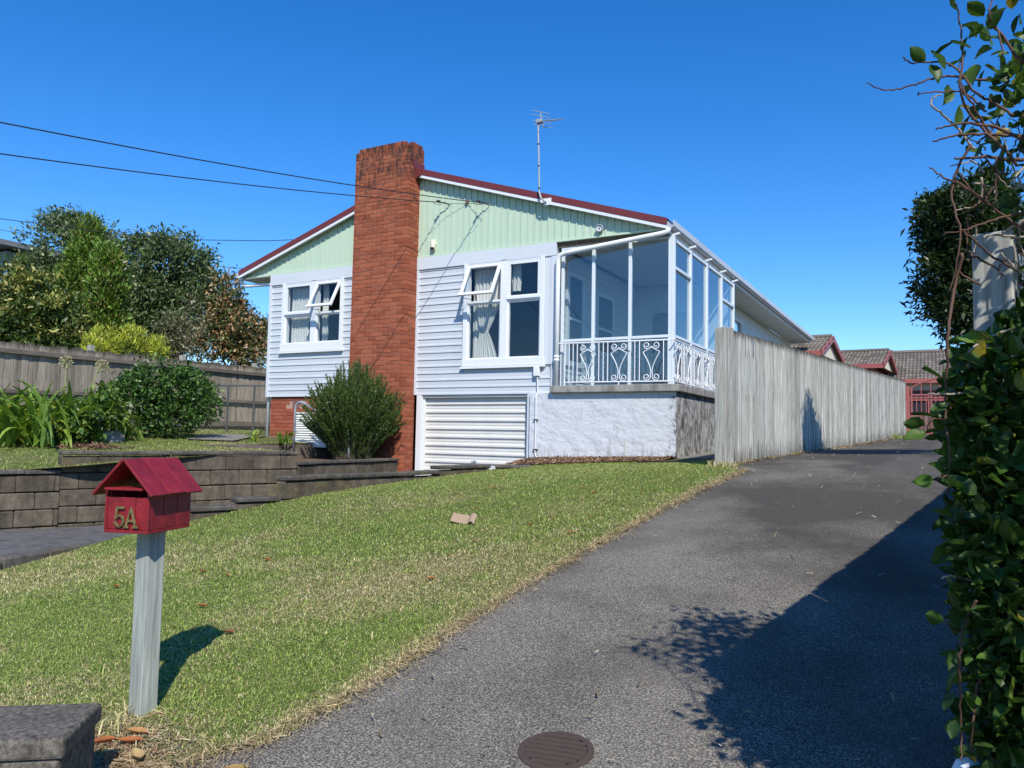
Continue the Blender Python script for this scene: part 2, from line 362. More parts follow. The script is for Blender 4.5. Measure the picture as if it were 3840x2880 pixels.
def thing(name, label, cat, loc=(0, 0, 0), group=None):
    o = bpy.data.objects.new(name, None); COL.objects.link(o); o.location = tuple(loc); o.empty_display_size = .1
    LOC[o.name] = tuple(loc); return tag(o, label, cat, group)
def tag(o, label=None, cat=None, group=None, kind=None):
    for k, v in (('label', label), ('category', cat), ('group', group), ('kind', kind)):
        if v: o[k] = v
    return o

# ------------------------------------------------------------------ the lie of the land
CP = np.array([(6.27, -10.68, -2.15), (9.42, -12.93, -2.40), (6.9, -2.6, -1.17), (8.4, 15.9, -.55), (5.5, -.1, -1.16), (3.2, -.1, -1.22), (2.75, -1.6, -1.40), (2.45, -5.9, -1.66),
  (2.15, -7.5, -1.93), (1.8, -8.9, -2.16), (3, -12, -2.4), (11, 15, -.5), (11, -2, -1.1), (11, -8, -1.85), (12, -13, -2.45), (6, -15, -2.6), (8.2, -8, -1.8), (5, -6, -1.65), (7.2, 5, -.93)])
CU = np.array([(-.9, -7.4, -1.40), (-.45, -6.5, -1.30), (.2, -3.6, -1.14), (-4.15, 0, -.95), (-8.5, -4, -.85), (-8.8, 4.4, -.78), (-4.6, -4.7, -1.08), (-7, -9, -1.55), (-2.4, -9.5, -1.62), (-.5, -1, -1.08), (-12, -6, -1.0), (-3, -2.5, -1.03), (-6, 10, -.75)])
def tps(cp):
    k = len(cp); U = lambda r2: np.where(r2 > 1e-12, .5*r2*np.log(np.maximum(r2, 1e-12)), 0)
    D = ((cp[:, None, :2]-cp[None, :, :2])**2).sum(-1); A = np.zeros((k+3, k+3)); A[:k, :k] = U(D)+np.eye(k)*.5
    A[:k, k] = 1; A[:k, k+1:] = cp[:, :2]; A[k, :k] = 1; A[k+1:, :k] = cp[:, :2].T
    s_ = np.linalg.solve(A, np.r_[cp[:, 2], 0, 0, 0])
    def g(x, y):
        x = np.asarray(x, float); y = np.asarray(y, float)
        d = (x[..., None]-cp[:, 0])**2+(y[..., None]-cp[:, 1])**2
        return U(d)@s_[:k]+s_[k]+s_[k+1]*x+s_[k+2]*y
    return g
zg, zu = tps(CP), tps(CU)
zlow = lambda x, y: -2.13+.016*(np.asarray(y)+8)-.075*np.maximum(-9.0-np.asarray(y), 0)           # the sunk garage drive

def sheet(name, mat, zfun, pts_of, nu, nv, dz=0, kind='structure'):
    """grid between two boundary polylines given as functions of t"""
    t = np.linspace(0, 1, nu); s_ = np.linspace(0, 1, nv); A, B = pts_of(t)
    XY = A[:, None, :]*(1-s_)[None, :, None]+B[:, None, :]*s_[None, :, None]
    Z = zfun(XY[..., 0], XY[..., 1])+dz
    V = np.concatenate([XY, Z[..., None]], -1).reshape(-1, 3)
    i = np.arange(nu-1)[:, None]*nv+np.arange(nv-1)[None, :]; i = i.ravel()
    F = np.c_[i, i+1, i+nv+1, i+nv]
    a, b_, c_ = V[F[0, 0]], V[F[0, 1]], V[F[0, 3]]
    if np.cross(b_-a, c_-a)[2] < 0: F = F[:, ::-1]
    o = obj(name, npmesh(name, V, F, smooth=True), mat); tag(o, kind=kind); return o
def poly(pts):
    pts = np.array(pts, float); d = np.r_[0, np.cumsum(np.linalg.norm(np.diff(pts, axis=0), axis=1))]; d /= d[-1]
    return lambda t: np.c_[np.interp(t, d, pts[:, 0]), np.interp(t, d, pts[:, 1])]
def polyy(pts):                                            # parametrised by y
    pts = np.array(pts, float); return lambda y: np.interp(y, pts[:, 1], pts[:, 0])

# right wall of the sunk drive, edge of the lawn against the driveway, fences
RW = [(1.9, -10.5), (1.78, -8.9), (1.72, -7.7), (1.95, -6.9), (2.32, -5.93), (2.72, -1.72), (2.80, -.2)]
LW = [(-2.2, -10.5), (-1.25, -8.3), (-.87, -7.45), (-.27, -6.65), (.35, -3.6), (.30, -.3)]
EDGE = [(5.9, -14.5), (6.6, -11.2), (6.95, -10.5), (7.0, -10.0), (6.96, -9.1), (6.93, -8.2), (6.96, -7.2), (7.0, -6.3), (7.1, -4.8), (7.28, -3.1), (7.05, -2.7), (6.98, -2.0), (7.6, 5.9), (8.45, 16.2)]
FEN0, FEN1 = np.array((6.90, -2.58)), np.array((8.38, 15.85))
xr_of, xl_of, xe_of = polyy(RW), polyy(LW), polyy(EDGE)
def gz_base(x, y):
    z = np.interp(y, [-16, -11, -3, 2, 16, 60], [-3.1, -2.75, -1.95, -1.45, -1.1, -.9])
    z = np.where((x > -4) & (x < 5) & (y < 1) & (y > -12), -2.75, z); z = np.where((x < 3) & (y <= -7), -2.9, z); return z
gx = np.r_[np.linspace(-900, -30, 14), np.linspace(-26, 26, 53), np.linspace(30, 900, 14)]
gy = np.r_[np.linspace(-500, -24, 8), np.linspace(-20, 34, 55), np.linspace(40, 1500, 16)]
X, Y = np.meshgrid(gx, gy, indexing='ij'); V = np.stack([X, Y, gz_base(X, Y)], -1).reshape(-1, 3)
i = (np.arange(len(gx)-1)[:, None]*len(gy)+np.arange(len(gy)-1)[None, :]).ravel(); F = np.c_[i, i+len(gy), i+len(gy)+1, i+1]
tag(obj('ground', npmesh('ground', V, F, smooth=True), 'ground'), kind='structure')

def jag(y, a=.035):                                       # ragged grass edge
    return a*(np.sin(y*7.1)+.6*np.sin(y*17.3+1)+.5*np.sin(y*31+2))/2
ys = lambda t, a, b: a+(b-a)*t
sheet('lawn', 'lawn', zg, lambda t: (np.c_[xr_of(ys(t, -12.5, -.05))+.1, ys(t, -12.5, -.05)], np.c_[xe_of(ys(t, -12.5, -.05))+jag(ys(t, -12.5, -.05))*.8-.02, ys(t, -12.5, -.05)]), 90, 40, .004)
sheet('driveway', 'asphalt', zg, lambda t: (np.c_[xe_of(ys(t, -22, 16.2))-.25, ys(t, -22, 16.2)], np.c_[np.full_like(t, 12.5)+0*t, ys(t, -22, 16.2)]), 140, 40, -.012)
sheet('yard_drive', 'asphalt', lambda x, y: -.55+.012*(y-16), lambda t: (np.c_[np.full_like(t, 5.0), ys(t, 16.2, 24)], np.c_[np.full_like(t, 16.), ys(t, 16.2, 24)]), 8, 8, -.012)
sheet('side_path', 'path', zg, lambda t: (np.c_[np.full_like(t, 5.46), ys(t, -.4, 10)], np.c_[6.9+.08*(ys(t, -.4, 10)+2.58)-.03, ys(t, -.4, 10)]), 30, 6, .012)
sheet('lower_driveway', 'lowdrive', zlow, lambda t: (np.c_[xl_of(ys(t, -13, .2))-.05, ys(t, -13, .2)], np.c_[xr_of(ys(t, -13, .2))+.12, ys(t, -13, .2)]), 40, 12, 0)
sheet('upper_lawn', 'lawn', zu, lambda t: (np.c_[np.full_like(t, -13.), ys(t, -11, 14)], np.c_[np.where(ys(t, -11, 14) < -3.5, xl_of(np.minimum(ys(t, -11, 14), -.3))-.12, np.where(ys(t, -11, 14) < -.1, -1.85, np.full_like(t, -4.2))), ys(t, -11, 14)]), 160, 30, 0)
sheet('house_path', 'path', zu, lambda t: (np.c_[np.interp(t, [0, .5, 1], [-4.1, -3.6, -2.6]), np.interp(t, [0, .5, 1], [-.05, -1.0, -2.3])], np.c_[np.interp(t, [0, .5, 1], [-5.0, -4.7, -3.4]), np.interp(t, [0, .5, 1], [-.1, -1.3, -2.75])]), 16, 6, .03)
# ------------------------------------------------------------------ the house
XL, XR, HW = -4.147, 3.18, 2.80                # front wall left / right corner, underside of the gable
XA, ZA, HALF, SL = 0.132, 4.641, 5.20, 0.3237  # roof apex, half width, slope
YB = 16.6                                      # back end of the roof
roofz = lambda x: ZA-SL*abs(x-XA)
house = thing('house', 'pale blue weatherboard house with green gable, red roof edge and glazed corner verandah', 'house', (-.5, 1.0, -1.2))
def part(name, mb, mat, parent=house, **k): return obj(name, mb, mat, parent, **k)

# walls behind the boards, with openings for the windows
WL = (-3.68, -1.98, 1.12, 2.56); WR = (1.22, 2.90, .60, 2.56)
fw = MB()
def wall(mb, x0, x1, z0, z1, holes, y0, y1):
    x = x0
    for h in sorted(holes):
        mb.box(x, h[0], y0, y1, z0, z1); mb.box(h[0], h[1], y0, y1, z0, h[2]); mb.box(h[0], h[1], y0, y1, h[3], z1); x = h[1]
    mb.box(x, x1, y0, y1, z0, z1)
wall(fw, XL+.01, XR-.01, -.01, HW-.01, [WL, WR], .005, .13)
front = part('front_wall', fw, 'siding')
BZ, BP = -.022, .141
def board(x0, x1, z, top):
    b = MB(); yb, h = -.027, top-z
    b.prism([(x0, 0, z), (x0, yb, z), (x0, yb+.004, z+.030), (x0, yb+.012, z+.050), (x0, yb+.015, z+h), (x0, 0, z+h)], (x1-x0, 0, 0))
    return b
for k in range(19):
    z = BZ+BP*k; top = min(z+BP+.002, 2.552)
    if top-z < .03: continue
    zc = (z+top)/2
    segs = [(XL, -1.40), (.055, 3.165 if zc < .46 else XR-.2)]
    out = []
    for a, b in segs:
        for (h0, h1, h2, h3) in ((-3.765, -1.935, .965, 2.6), (1.155, 3.3, .47, 2.6)):
            if h2 < zc < h3 and a < h1 and b > h0:
                if h0 > a: out.append((a, h0))
                a = h1
        if b > a+.02: out.append((a, b))
    for a, b in out: obj('weatherboard', board(a, b, z, top), 'siding', front)
tr = MB(); tr.box(XL-.01, -1.41, -.05, .004, 2.552, HW); tr.box(.004, XR, -.05, .004, 2.552, HW); part('head_trim', tr, 'trim', bevel=.004)
tr = MB(); tr.box(XL-.03, XL+.035, -.048, .02, -.03, 2.551); part('corner_board', tr, 'trim', bevel=.003)
tr = MB(); tr.box(.004, .055, -.044, .004, -.024, 2.551); part('corner_board', tr, 'trim', bevel=.003)
tr = MB(); tr.box(3.10, 3.19, -.045, .13, -.024, .505); part('corner_board', tr, 'siding', bevel=.003)
tr = MB(); tr.box(2.955, 3.075, -.030, .004, .52, 2.551); tr.box(3.078, 3.19, -.042, .13, .52, 2.551); part('corner_board', tr, 'trim', bevel=.003)

# gable of green ribbed boards
gc = MB(); gc.prism([(-5.0, .02, HW), (5.26, .02, HW), (5.26, .02, roofz(5.26)-.1), (XA, .02, ZA-.1), (-5.0, .02, roofz(-5.0)-.1)], (0, .05, 0))
gable = part('gable', gc, 'green')
x = -4.96
while x < 5.22:
    x1 = min(x+.1435, 5.24)
    if not (x > -1.33 and x1 < -.05):
        b = MB(); zt = lambda q: roofz(q)-.10
        def pr(a, c, y0, y1): b.prism([(a, y1, HW+.03), (c, y1, HW+.03), (c, y1, zt(c))]+([(XA, y1, ZA-.1)] if a < XA < c else [])+[(a, y1, zt(a))], (0, y0-y1, 0))
        pr(x, x1-.026, -.012, .019); pr(x1-.026, x1-.002, -.028, .019)
        obj('gable_board', b, 'green', gable)
    x += .145
gt = MB(); gt.box(-5.0, -1.41, -.045, .018, HW+.001, HW+.032); gt.box(.003, 5.24, -.045, .018, HW+.001, HW+.032); obj('bottom_flashing', gt, 'green', gable)

# roof
YF = -.15
rb = MB(); n_ = 0
ysr = np.arange(YF, YB, .019); prof = .009*np.sin(2*math.pi*ysr/.076)
for sgn in (-1, 1):
    a = len(rb.v)
    for y, p_ in zip(ysr, prof):
        for q in (0.0, HALF+.03): rb.v.append((XA+sgn*q, float(y), float(ZA-SL*q-.012+p_)))
    for i in range(len(ysr)-1):
        k = a+2*i; rb.f.append((k, k+1, k+3, k+2) if sgn < 0 else (k, k+2, k+3, k+1))
roof = part('roof', rb, 'roofred')
sl_ = MB()
for sgn in (-1, 1):
    e = XA+sgn*HALF
    sl_.prism([(XA, YF+.03, ZA-.028), (e, YF+.03, roofz(e)-.028), (e, YF+.03, roofz(e)-.10), (XA, YF+.03, ZA-.10)], (0, YB-YF-.06, 0))
obj('roof_light_block', sl_, 'soffit', roof)  # unseen solid slab below the sheets, added to block light
for sgn in (-1, 1):
    e = XA+sgn*(HALF+.005); b = MB(); w_ = MB(); c0 = -1.33 if sgn < 0 else .03
    xs = [c0 if sgn < 0 else .09, e]
    b.prism([(xs[0], YF-.03, roofz(xs[0])+.012), (e, YF-.03, roofz(e)+.012), (e, YF-.03, roofz(e)-.112), (xs[0], YF-.03, roofz(xs[0])-.112)], (0, .028, 0))
    b.prism([(xs[0], YF-.001, roofz(xs[0])+.014), (e, YF-.001, roofz(e)+.014), (e, YF-.001, roofz(e)+.004), (xs[0], YF-.001, roofz(xs[0])+.004)], (0, .12, 0))
    obj('verge_flashing', b, 'roofred', roof)
    w_.prism([(xs[0], YF-.022, roofz(xs[0])-.1125), (e-.01*sgn, YF-.022, roofz(e)-.1125), (e-.01*sgn, YF-.022, roofz(e)-.175), (xs[0], YF-.022, roofz(xs[0])-.175)], (0, .05, 0))
    obj('barge_board', w_, 'white', roof, bevel=.003)
fl = MB(); fl.prism([(.006, -.33, 4.80), (.006, .11, 4.80), (.006, .11, 4.55), (.006, -.16, 4.55)], (.012, 0, 0)); fl.prism([(.004, -.2, 4.66), (.16, -.2, 4.62), (.16, -.2, 4.50), (.004, -.2, 4.42)], (0, .06, 0))
obj('chimney_flashing', fl, 'roofred', roof)
XE = XA+HALF
fa = MB(); fa.box(XE-.03, XE, YF+.03, YB-.03, 2.74, 2.90); part('fascia', fa, 'white')
fa = MB(); fa.box(-5.07, -5.04, YF+.03, YB-.03, 2.76, 2.90); part('fascia', fa, 'white')
def gutter(x0, s):
    g = MB(); pr = [(0, .10), (0, .0), (.03, -.03), (.085, -.03), (.115, .0), (.12, .10), (.108, .10), (.103, .008), (.08, -.02), (.035, -.02), (.012, .005), (.012, .10)]
    g.prism([(x0+s*a, YF+.02, 2.83+b) for a, b in pr][::s], (0, YB-YF-.03, 0)); return g
MAT['gutter'] = paint('grey_white_gutter', (.50, .52, .54), .35, .35, 5, (.2, .2, .19), 0, (1, .3, 1))
part('gutter', gutter(XE+.002, 1), 'gutter'); part('gutter', gutter(-5.072, -1), 'gutter')
# soffits
for i in range(10):
    a = 4.47+i*1.21; s_ = MB(); s_.box(4.66, XE-.032, a, a+1.185, 2.745, 2.757); part('soffit_panel', s_, 'soffit')
s_ = MB(); s_.box(-5.038, XL-.035, -.10, YB-.04, 2.765, 2.775); part('soffit_panel', s_, 'soffit')
s_ = MB(); s_.box(3.2, XE-.032, .075, 4.46, 2.765, 2.775); part('verandah_ceiling', s_, 'soffit')
# other walls of the body, floor and ceiling of the rooms
b = MB(); b.box(XL, XL+.12, .135, YB-.3, -1.2, 2.764); part('side_wall', b, 'siding')
b = MB(); wallx = [(5.4, 8.6, 1.55, 2.42)]
b.box(4.53, 4.65, 4.47, 5.4, -1.3, 2.744); b.box(4.53, 4.65, 8.6, YB-.3, -1.3, 2.744); b.box(4.53, 4.65, 5.4, 8.6, -1.3, 1.55); b.box(4.53, 4.65, 5.4, 8.6, 2.42, 2.744); part('side_wall', b, 'verwall')
b = MB(); b.box(XL+.12, 4.65, YB-.3, YB-.2, -1.2, 2.76); part('back_wall', b, 'siding')
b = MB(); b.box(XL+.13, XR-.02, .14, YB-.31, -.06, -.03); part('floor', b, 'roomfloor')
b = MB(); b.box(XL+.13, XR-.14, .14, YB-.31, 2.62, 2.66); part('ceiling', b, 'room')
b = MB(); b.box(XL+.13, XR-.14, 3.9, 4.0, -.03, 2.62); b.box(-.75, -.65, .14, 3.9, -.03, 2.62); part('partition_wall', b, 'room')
sw = MB()
for y0, y1 in ((5.4, 7.0), (7.0, 8.6)):
    for q in ((y0, y0+.06, 1.55, 2.42), (y1-.06, y1, 1.55, 2.42), (y0+.06, y1-.06, 1.55, 1.61), (y0+.06, y1-.06, 2.36, 2.42)): sw.box(4.60, 4.68, q[0], q[1], q[2], q[3])
swin = part('side_window', sw, 'white'); g = MB(); g.box(4.625, 4.631, 5.46, 8.54, 1.61, 2.36); obj('pane', g, 'glass', swin)

# windows with two fixed lights below and awning sashes above
def frame(mb, x0, x1, z0, z1, t, y0, y1): mb.box(x0, x0+t, y0, y1, z0, z1); mb.box(x1-t, x1, y0, y1, z0, z1); mb.box(x0+t, x1-t, y0, y1, z0, z0+t); mb.box(x0+t, x1-t, y0, y1, z1-t, z1)
def pane(parent, x0, x1, z0, z1, y): g = MB(); g.box(x0, x1, y, y+.004, z0, z1); return obj('pane', g, 'glass', parent)
def window(x0, x1, zs, z0, zm, z1, xm, opened):
    """outer x0..x1, sill underside zs, glass from z0, transom at zm, top z1, mullion centre xm; opened: which sash is propped open (0/1)"""
    f = MB(); a = .09
    f.box(x0, x0+a, -.055, .10, z0-.02, z1); f.box(x1-a, x1, -.055, .10, z0-.02, z1); f.box(xm-.075, xm+.075, -.050, .10, z0-.02, z1)
    f.box(x0+a, x1-a, -.045, .10, z1-.05, z1)
    f.box(x0+a, xm-.075, -.046, .10, zm-.035, zm+.01); f.box(xm+.075, x1-a, -.046, .10, zm-.035, zm+.01)
    win = part('window', f, 'white', bevel=.004)
    s_ = MB(); s_.box(x0-.005, x1+.005, -.065, .10, zs+.05, z0-.0205); s_.prism([(x0-.03, -.09, zs), (x0-.03, -.09, zs+.04), (x0-.03, -.04, zs+.0499), (x0-.03, .0, zs+.0499), (x0-.03, .0, zs)], (x1-x0+.06, 0, 0))
    obj('sill', s_, 'white', win, bevel=.003)
    for k, (a0, a1) in enumerate(((x0+a, xm-.075), (xm+.075, x1-a))):
        b0 = MB(); frame(b0, a0, a1, z0-.02, zm-.036, .03, -.02, .03); obj('bead', b0, 'white', win)
        pane(win, a0+.03, a1-.03, z0+.01, zm-.066, .005)
        zb, zt = zm+.011, z1-.051; H = zt-zb
        q = MB(); frame(q, a0+.002, a1-.002, zb, zt, .055, -.045, .0); q.box(a0-.015, a1+.015, -.065, -.046, zb-.02, zb+.03)
        g = MB(); g.box(a0+.057, a1-.057, -.02, -.016, zb+.055, zt-.055)
        if k == opened:
            ang = math.asin(.33/.72)
            for mbx in (q, g):
                mbx.v = [(vx, -.045+(vy+.045)*math.cos(ang)-(zt-vz)*math.sin(ang), zt-(zt-vz)*math.cos(ang)-(vy+.045)*math.sin(ang)) for vx, vy, vz in mbx.v]
        sash = obj('sash', q, 'white', win, bevel=.003); obj('sash_pane', g, 'glass', win)
        if k == opened:
            st = MB(); st.tube([(a0+.05, .0, zb+.05), (a0+.05, -.28, zb+.03)], .006, 6); st.tube([((a0+a1)/2, -.33, zt-.66), ((a0+a1)/2, -.31, zt-.76)], .007, 6); obj('stay', st, 'dark', win)
    return win
window(-3.76, -1.94, .955, 1.19, 1.845, 2.575, -2.80, 1)
window(1.16, 2.95, .475, .68, 1.80, 2.575, 2.075, 0)

# curtains hang behind the glass: things of their own
def curtain(label, x0, x1, ztop, zbot, y, gather=None, amp=.018, wl=.09):
    nu, nv = 90, 40; u = np.linspace(0, 1, nu)[:, None]; v = np.linspace(0, 1, nv)[None, :]
    X_ = x0+(x1-x0)*u+0*v; Z_ = ztop+(zbot-ztop)*v+0*u
    if gather:                                  # pulled to one side at a tie-back
        gx_, gz_, gw = gather; tz = (ztop-gz_)/(ztop-zbot)
        k = np.clip(np.where(v < tz, (v/tz)**1.7, 1-.55*((v-tz)/(1-tz))**.8), 0, 1)
        X_ = X_*(1-k)+(gx_+(u-.5)*gw)*k; Z_ = Z_-.10*np.sin(np.pi*u)*np.where(v < tz, v/tz, 0)*(1-u)*1.2
    Y_ = y+amp*np.sin(2*np.pi*(x1-x0)/wl*u+.5*np.sin(9*v))+.008*np.sin(31*u+3*v)
    V = np.stack([X_, Y_, Z_], -1).reshape(-1, 3); i = (np.arange(nu-1)[:, None]*nv+np.arange(nv-1)[None, :]).ravel()
    o = obj('curtain', npmesh('curtain', V, np.c_[i, i+nv, i+nv+1, i+1], smooth=True), 'curtain')
    sd = o.modifiers.new('cloth', 'SOLIDIFY'); sd.thickness = .003
    tag(o, label, 'curtain')
curtain('pleated cream curtain hanging full length in the smaller left window', -3.68, -3.02, 2.50, 1.14, .17, (-3.40, 1.60, .50))
curtain('knotted white curtain end beside the mullion of the left window', -3.10, -2.86, 1.75, 1.14, .15, (-2.93, 1.52, .10), .03, .1)
curtain('narrow cream curtain edge behind the propped sash of the left window', -2.74, -2.56, 2.50, 1.14, .18)
curtain('white lace curtain tied back across the larger right window', 1.26, 2.05, 2.52, .64, .17, (1.52, 1.22, .20))
curtain('plain cream curtain strip at the left jamb of the right window', 1.23, 1.42, 2.52, .64, .22)
curtain('short white lace curtain edge right of the mullion in the right window', 2.14, 2.33, 2.52, 1.98, .16, None, .03, .08)

# garage
j = MB(); j.box(.072, .195, -.028, .06, -2.15, -.028); part('garage_jamb', j, 'white', bevel=.004)
j = MB(); j.box(2.615, 2.695, -.028, .06, -2.15, -.028); part('garage_jamb', j, 'trim', bevel=.004)
j = MB(); j.box(.2, 2.61, .01, .14, -.075, -.028); part('garage_lintel', j, 'soffit')
d = MB(); pr = []; z = -.08
base = [(0, 0), (.028, 0), (.032, -.006), (.038, -.006), (.042, 0), (.075, 0), (.095, -.028), (.128, -.030), (.150, 0)]
while z > -2.08:
    for h, dy in base: pr.append((.11+dy, z-h))
    z -= .165
poly_ = [(.2, y, zz) for y, zz in pr]+[(.2, .15, pr[-1][1]), (.2, .15, pr[0][1])]
d.prism(poly_, (2.41, 0, 0)); gd = part('garage_door', d, 'door')
for xg in (.2, 2.575): rl = MB(); rl.box(xg, xg+.035, .04, .10, -2.1, -.08); obj('guide_rail', rl, 'cabinet', gd)
lk = MB(); lk.lathe((1.42, .085, -1.33), [(.028, 0), (.028, .012), (.012, .014), (.012, .04)], 12, (0, -1, 0)); lk.box(1.36, 1.48, .04, .055, -1.345, -1.32); obj('lock_handle', lk, 'galv', gd)

# plastered base under the verandah, concrete ledge
b = MB(); b.box(2.697, 5.487, -.08, .05, -1.7, -.022); part('plaster_wall', b, 'stucco', label='rough white plaster front of the verandah base')
b = MB(); b.box(5.36, 5.49, -.078, 4.55, -1.7, -.022); part('plaster_wall', b, 'stuccodark', label='black lichened plaster side of the verandah base')
b = MB(); b.box(3.15, 5.56, -.18, 4.62, -.020, .105); part('verandah_ledge', b, 'ledge', bevel=.012)
# brick base at the left with vent
core = MB(); core.box(-4.06, -1.38, .034, .16, -1.25, -.026); bb = part('brick_base', core, 'mortar2')
BRK = {}
def brickmesh(L, D=.10, H=.076, jit=0):
    k = (round(L, 3), round(D, 3), round(H, 3))
    if k not in BRK:
        b = MB(); c = .004
        x0, x1, y0, y1, z0, z1 = 0, L, 0, D, 0, H
        b.add([(x0+c, y0, z0+c), (x1-c, y0, z0+c), (x1-c, y0, z1-c), (x0+c, y0, z1-c), (x0, y0+c, z0), (x1, y0+c, z0), (x1, y0+c, z1), (x0, y0+c, z1), (x0, y1, z0), (x1, y1, z0), (x1, y1, z1), (x0, y1, z1)],
              [(0, 1, 2, 3), (4, 5, 1, 0), (5, 6, 2, 1), (6, 7, 3, 2), (7, 4, 0, 3), (8, 9, 5, 4), (9, 10, 6, 5), (10, 11, 7, 6), (11, 8, 4, 7), (8, 11, 10, 9)])
        BRK[k] = b
    return BRK[k]
bm_cache = {}
def brickobj(parent, L, loc, rz=0, mat='brick', D=.10, H=.076, name='brick'):
    k = (round(L, 3), round(D, 3), round(H, 3), mat)
    if k not in bm_cache: me = brickmesh(L, D, H).mesh('brick'); me.materials.append(MAT[mat]); bm_cache[k] = me
    return obj(name, bm_cache[k], None, parent, loc, (random.gauss(0, .003), random.gauss(0, .003), rz+random.gauss(0, .003)))
for r in range(13):
    z = -.106-.086*r; x = -4.06-(.12 if r % 2 else 0)
    while x < -1.42:
        a, b_ = max(x, -4.06), min(x+.23, -1.39)
        if b_-a > .04 and not (r in (1, 2) and a < -3.16 and b_ > -3.39): brickobj(bb, b_-a, (a, .022+random.uniform(-.003, .003), z), 0, 'brick2')
        x += .24
vt = MB(); frame(vt, -3.385, -3.165, -.283, -.115, .018, .015, .05)
for i in range(5): vt.box(-3.367+i*.037+.012, -3.367+i*.037+.024, .02, .04, -.265, -.133)
for i in range(4): vt.box(-3.366, -3.184, .022, .042, -.258+i*.033, -.246+i*.033)
MAT['terra'] = paint('terracotta_vent', (.26, .13, .12), .8, .3); part('wall_vent', vt, 'terra')
b = MB(); b.box(-4.25, -1.4, -.06, .15, -1.5, -.93); part('footing', b, 'path')

# glazed verandah
def vpost(name, *a): q = MB(); q.box(*a); return part(name, q, 'alu', bevel=.004)
FX = [3.285, 3.90, 4.605, 5.335]
for xx in FX: vpost('verandah_post', xx-.028, xx+.028, .03, .10, .106, 2.70)
SY = [1.08, 2.21, 3.37, 4.44]
for yy in SY: vpost('verandah_post', 5.345, 5.42, yy-.04, yy+.04, .106, 2.66)
vpost('verandah_post', 5.365, 5.42, .03, .10, .106, 2.70)
for a, c in zip(FX[:-1], FX[1:]):
    vpost('sill_rail', a+.028, c-.028, .025, .085, .925, .975); vpost('head_rail', a+.028, c-.028, .03, .09, 2.655, 2.70)
    for z0, z1 in ((.106, .925), (.975, 2.655)): g = MB(); g.box(a+.028, c-.028, .055, .061, z0, z1); part('verandah_pane', g, 'glassv')
yy0 = .10
for k, yy in enumerate(SY):
    vpost('sill_rail', 5.352, 5.415, yy0 if k == 0 else yy0+.04, yy-.04, .925, .975); vpost('head_rail', 5.352, 5.41, yy0 if k == 0 else yy0+.04, yy-.04, 2.605, 2.66)
    if k in (0, 3): vpost('transom', 5.352, 5.425, yy0 if k == 0 else yy0+.04, yy-.04, 2.115, 2.17)
    for z0, z1 in ((.106, .925), (.975, 2.605)): g = MB(); g.box(5.378, 5.384, yy0+.02, yy-.04, z0, z1); part('verandah_pane', g, 'glassv')
    yy0 = yy
for yy in [.06]+SY: q = MB(); q.beam((5.30, yy, 2.70), (5.50, yy, 2.735), .05, .035); part('eave_bracket', q, 'alu')
b = MB(); b.box(3.2, XE-.02, .02, .075, 2.70, 2.80); part('verandah_beam', b, 'bark')
# inside the verandah
b = MB(); b.box(3.02, 3.10, .135, 4.6, .10, 2.76); iw = part('inner_wall', b, 'verwall')
for k in range(17):
    q = MB(); z = .11+.155*k; q.prism([(3.10, .14, z), (3.122, .14, z), (3.104, .14, z+.15), (3.10, .14, z+.15)], (0, 4.3, 0)); obj('inner_board', q, 'verwall', iw)
for (y0, y1, z0, z1) in ((.55, 1.35, .55, 2.40), (2.0, 3.0, .9, 2.25)):
    q = MB()
    for a in ((y0, y0+.09, z0, z1), (y1-.09, y1, z0, z1), (y0+.09, y1-.09, z0, z0+.1), (y0+.09, y1-.09, z1-.09, z1), (y0+.09, y1-.09, 1.45, 1.5)): q.box(3.105, 3.16, *a)
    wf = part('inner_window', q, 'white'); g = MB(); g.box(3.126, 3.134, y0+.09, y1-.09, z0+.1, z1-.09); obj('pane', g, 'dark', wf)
b = MB(); b.box(3.1, 5.36, 4.49, 4.58, .10, 2.76); part('inner_wall', b, 'verwall')
b = MB(); b.box(3.55, 4.30, 4.44, 4.49, .11, 2.1); dr = part('inner_door', b, 'room')
lt = MB()
for i in range(14):
    lt.beam((3.6, 4.43, .3+i*.12), (4.25, 4.43, .75+i*.12-.1), .008, .012); lt.beam((4.25, 4.43, .3+i*.12), (3.6, 4.43, .75+i*.12-.1), .008, .012)
obj('door_lattice', lt, 'galv', dr)
b = MB(); b.box(3.12, 5.34, .11, 4.44, .107, .115); part('verandah_floor', b, 'path')

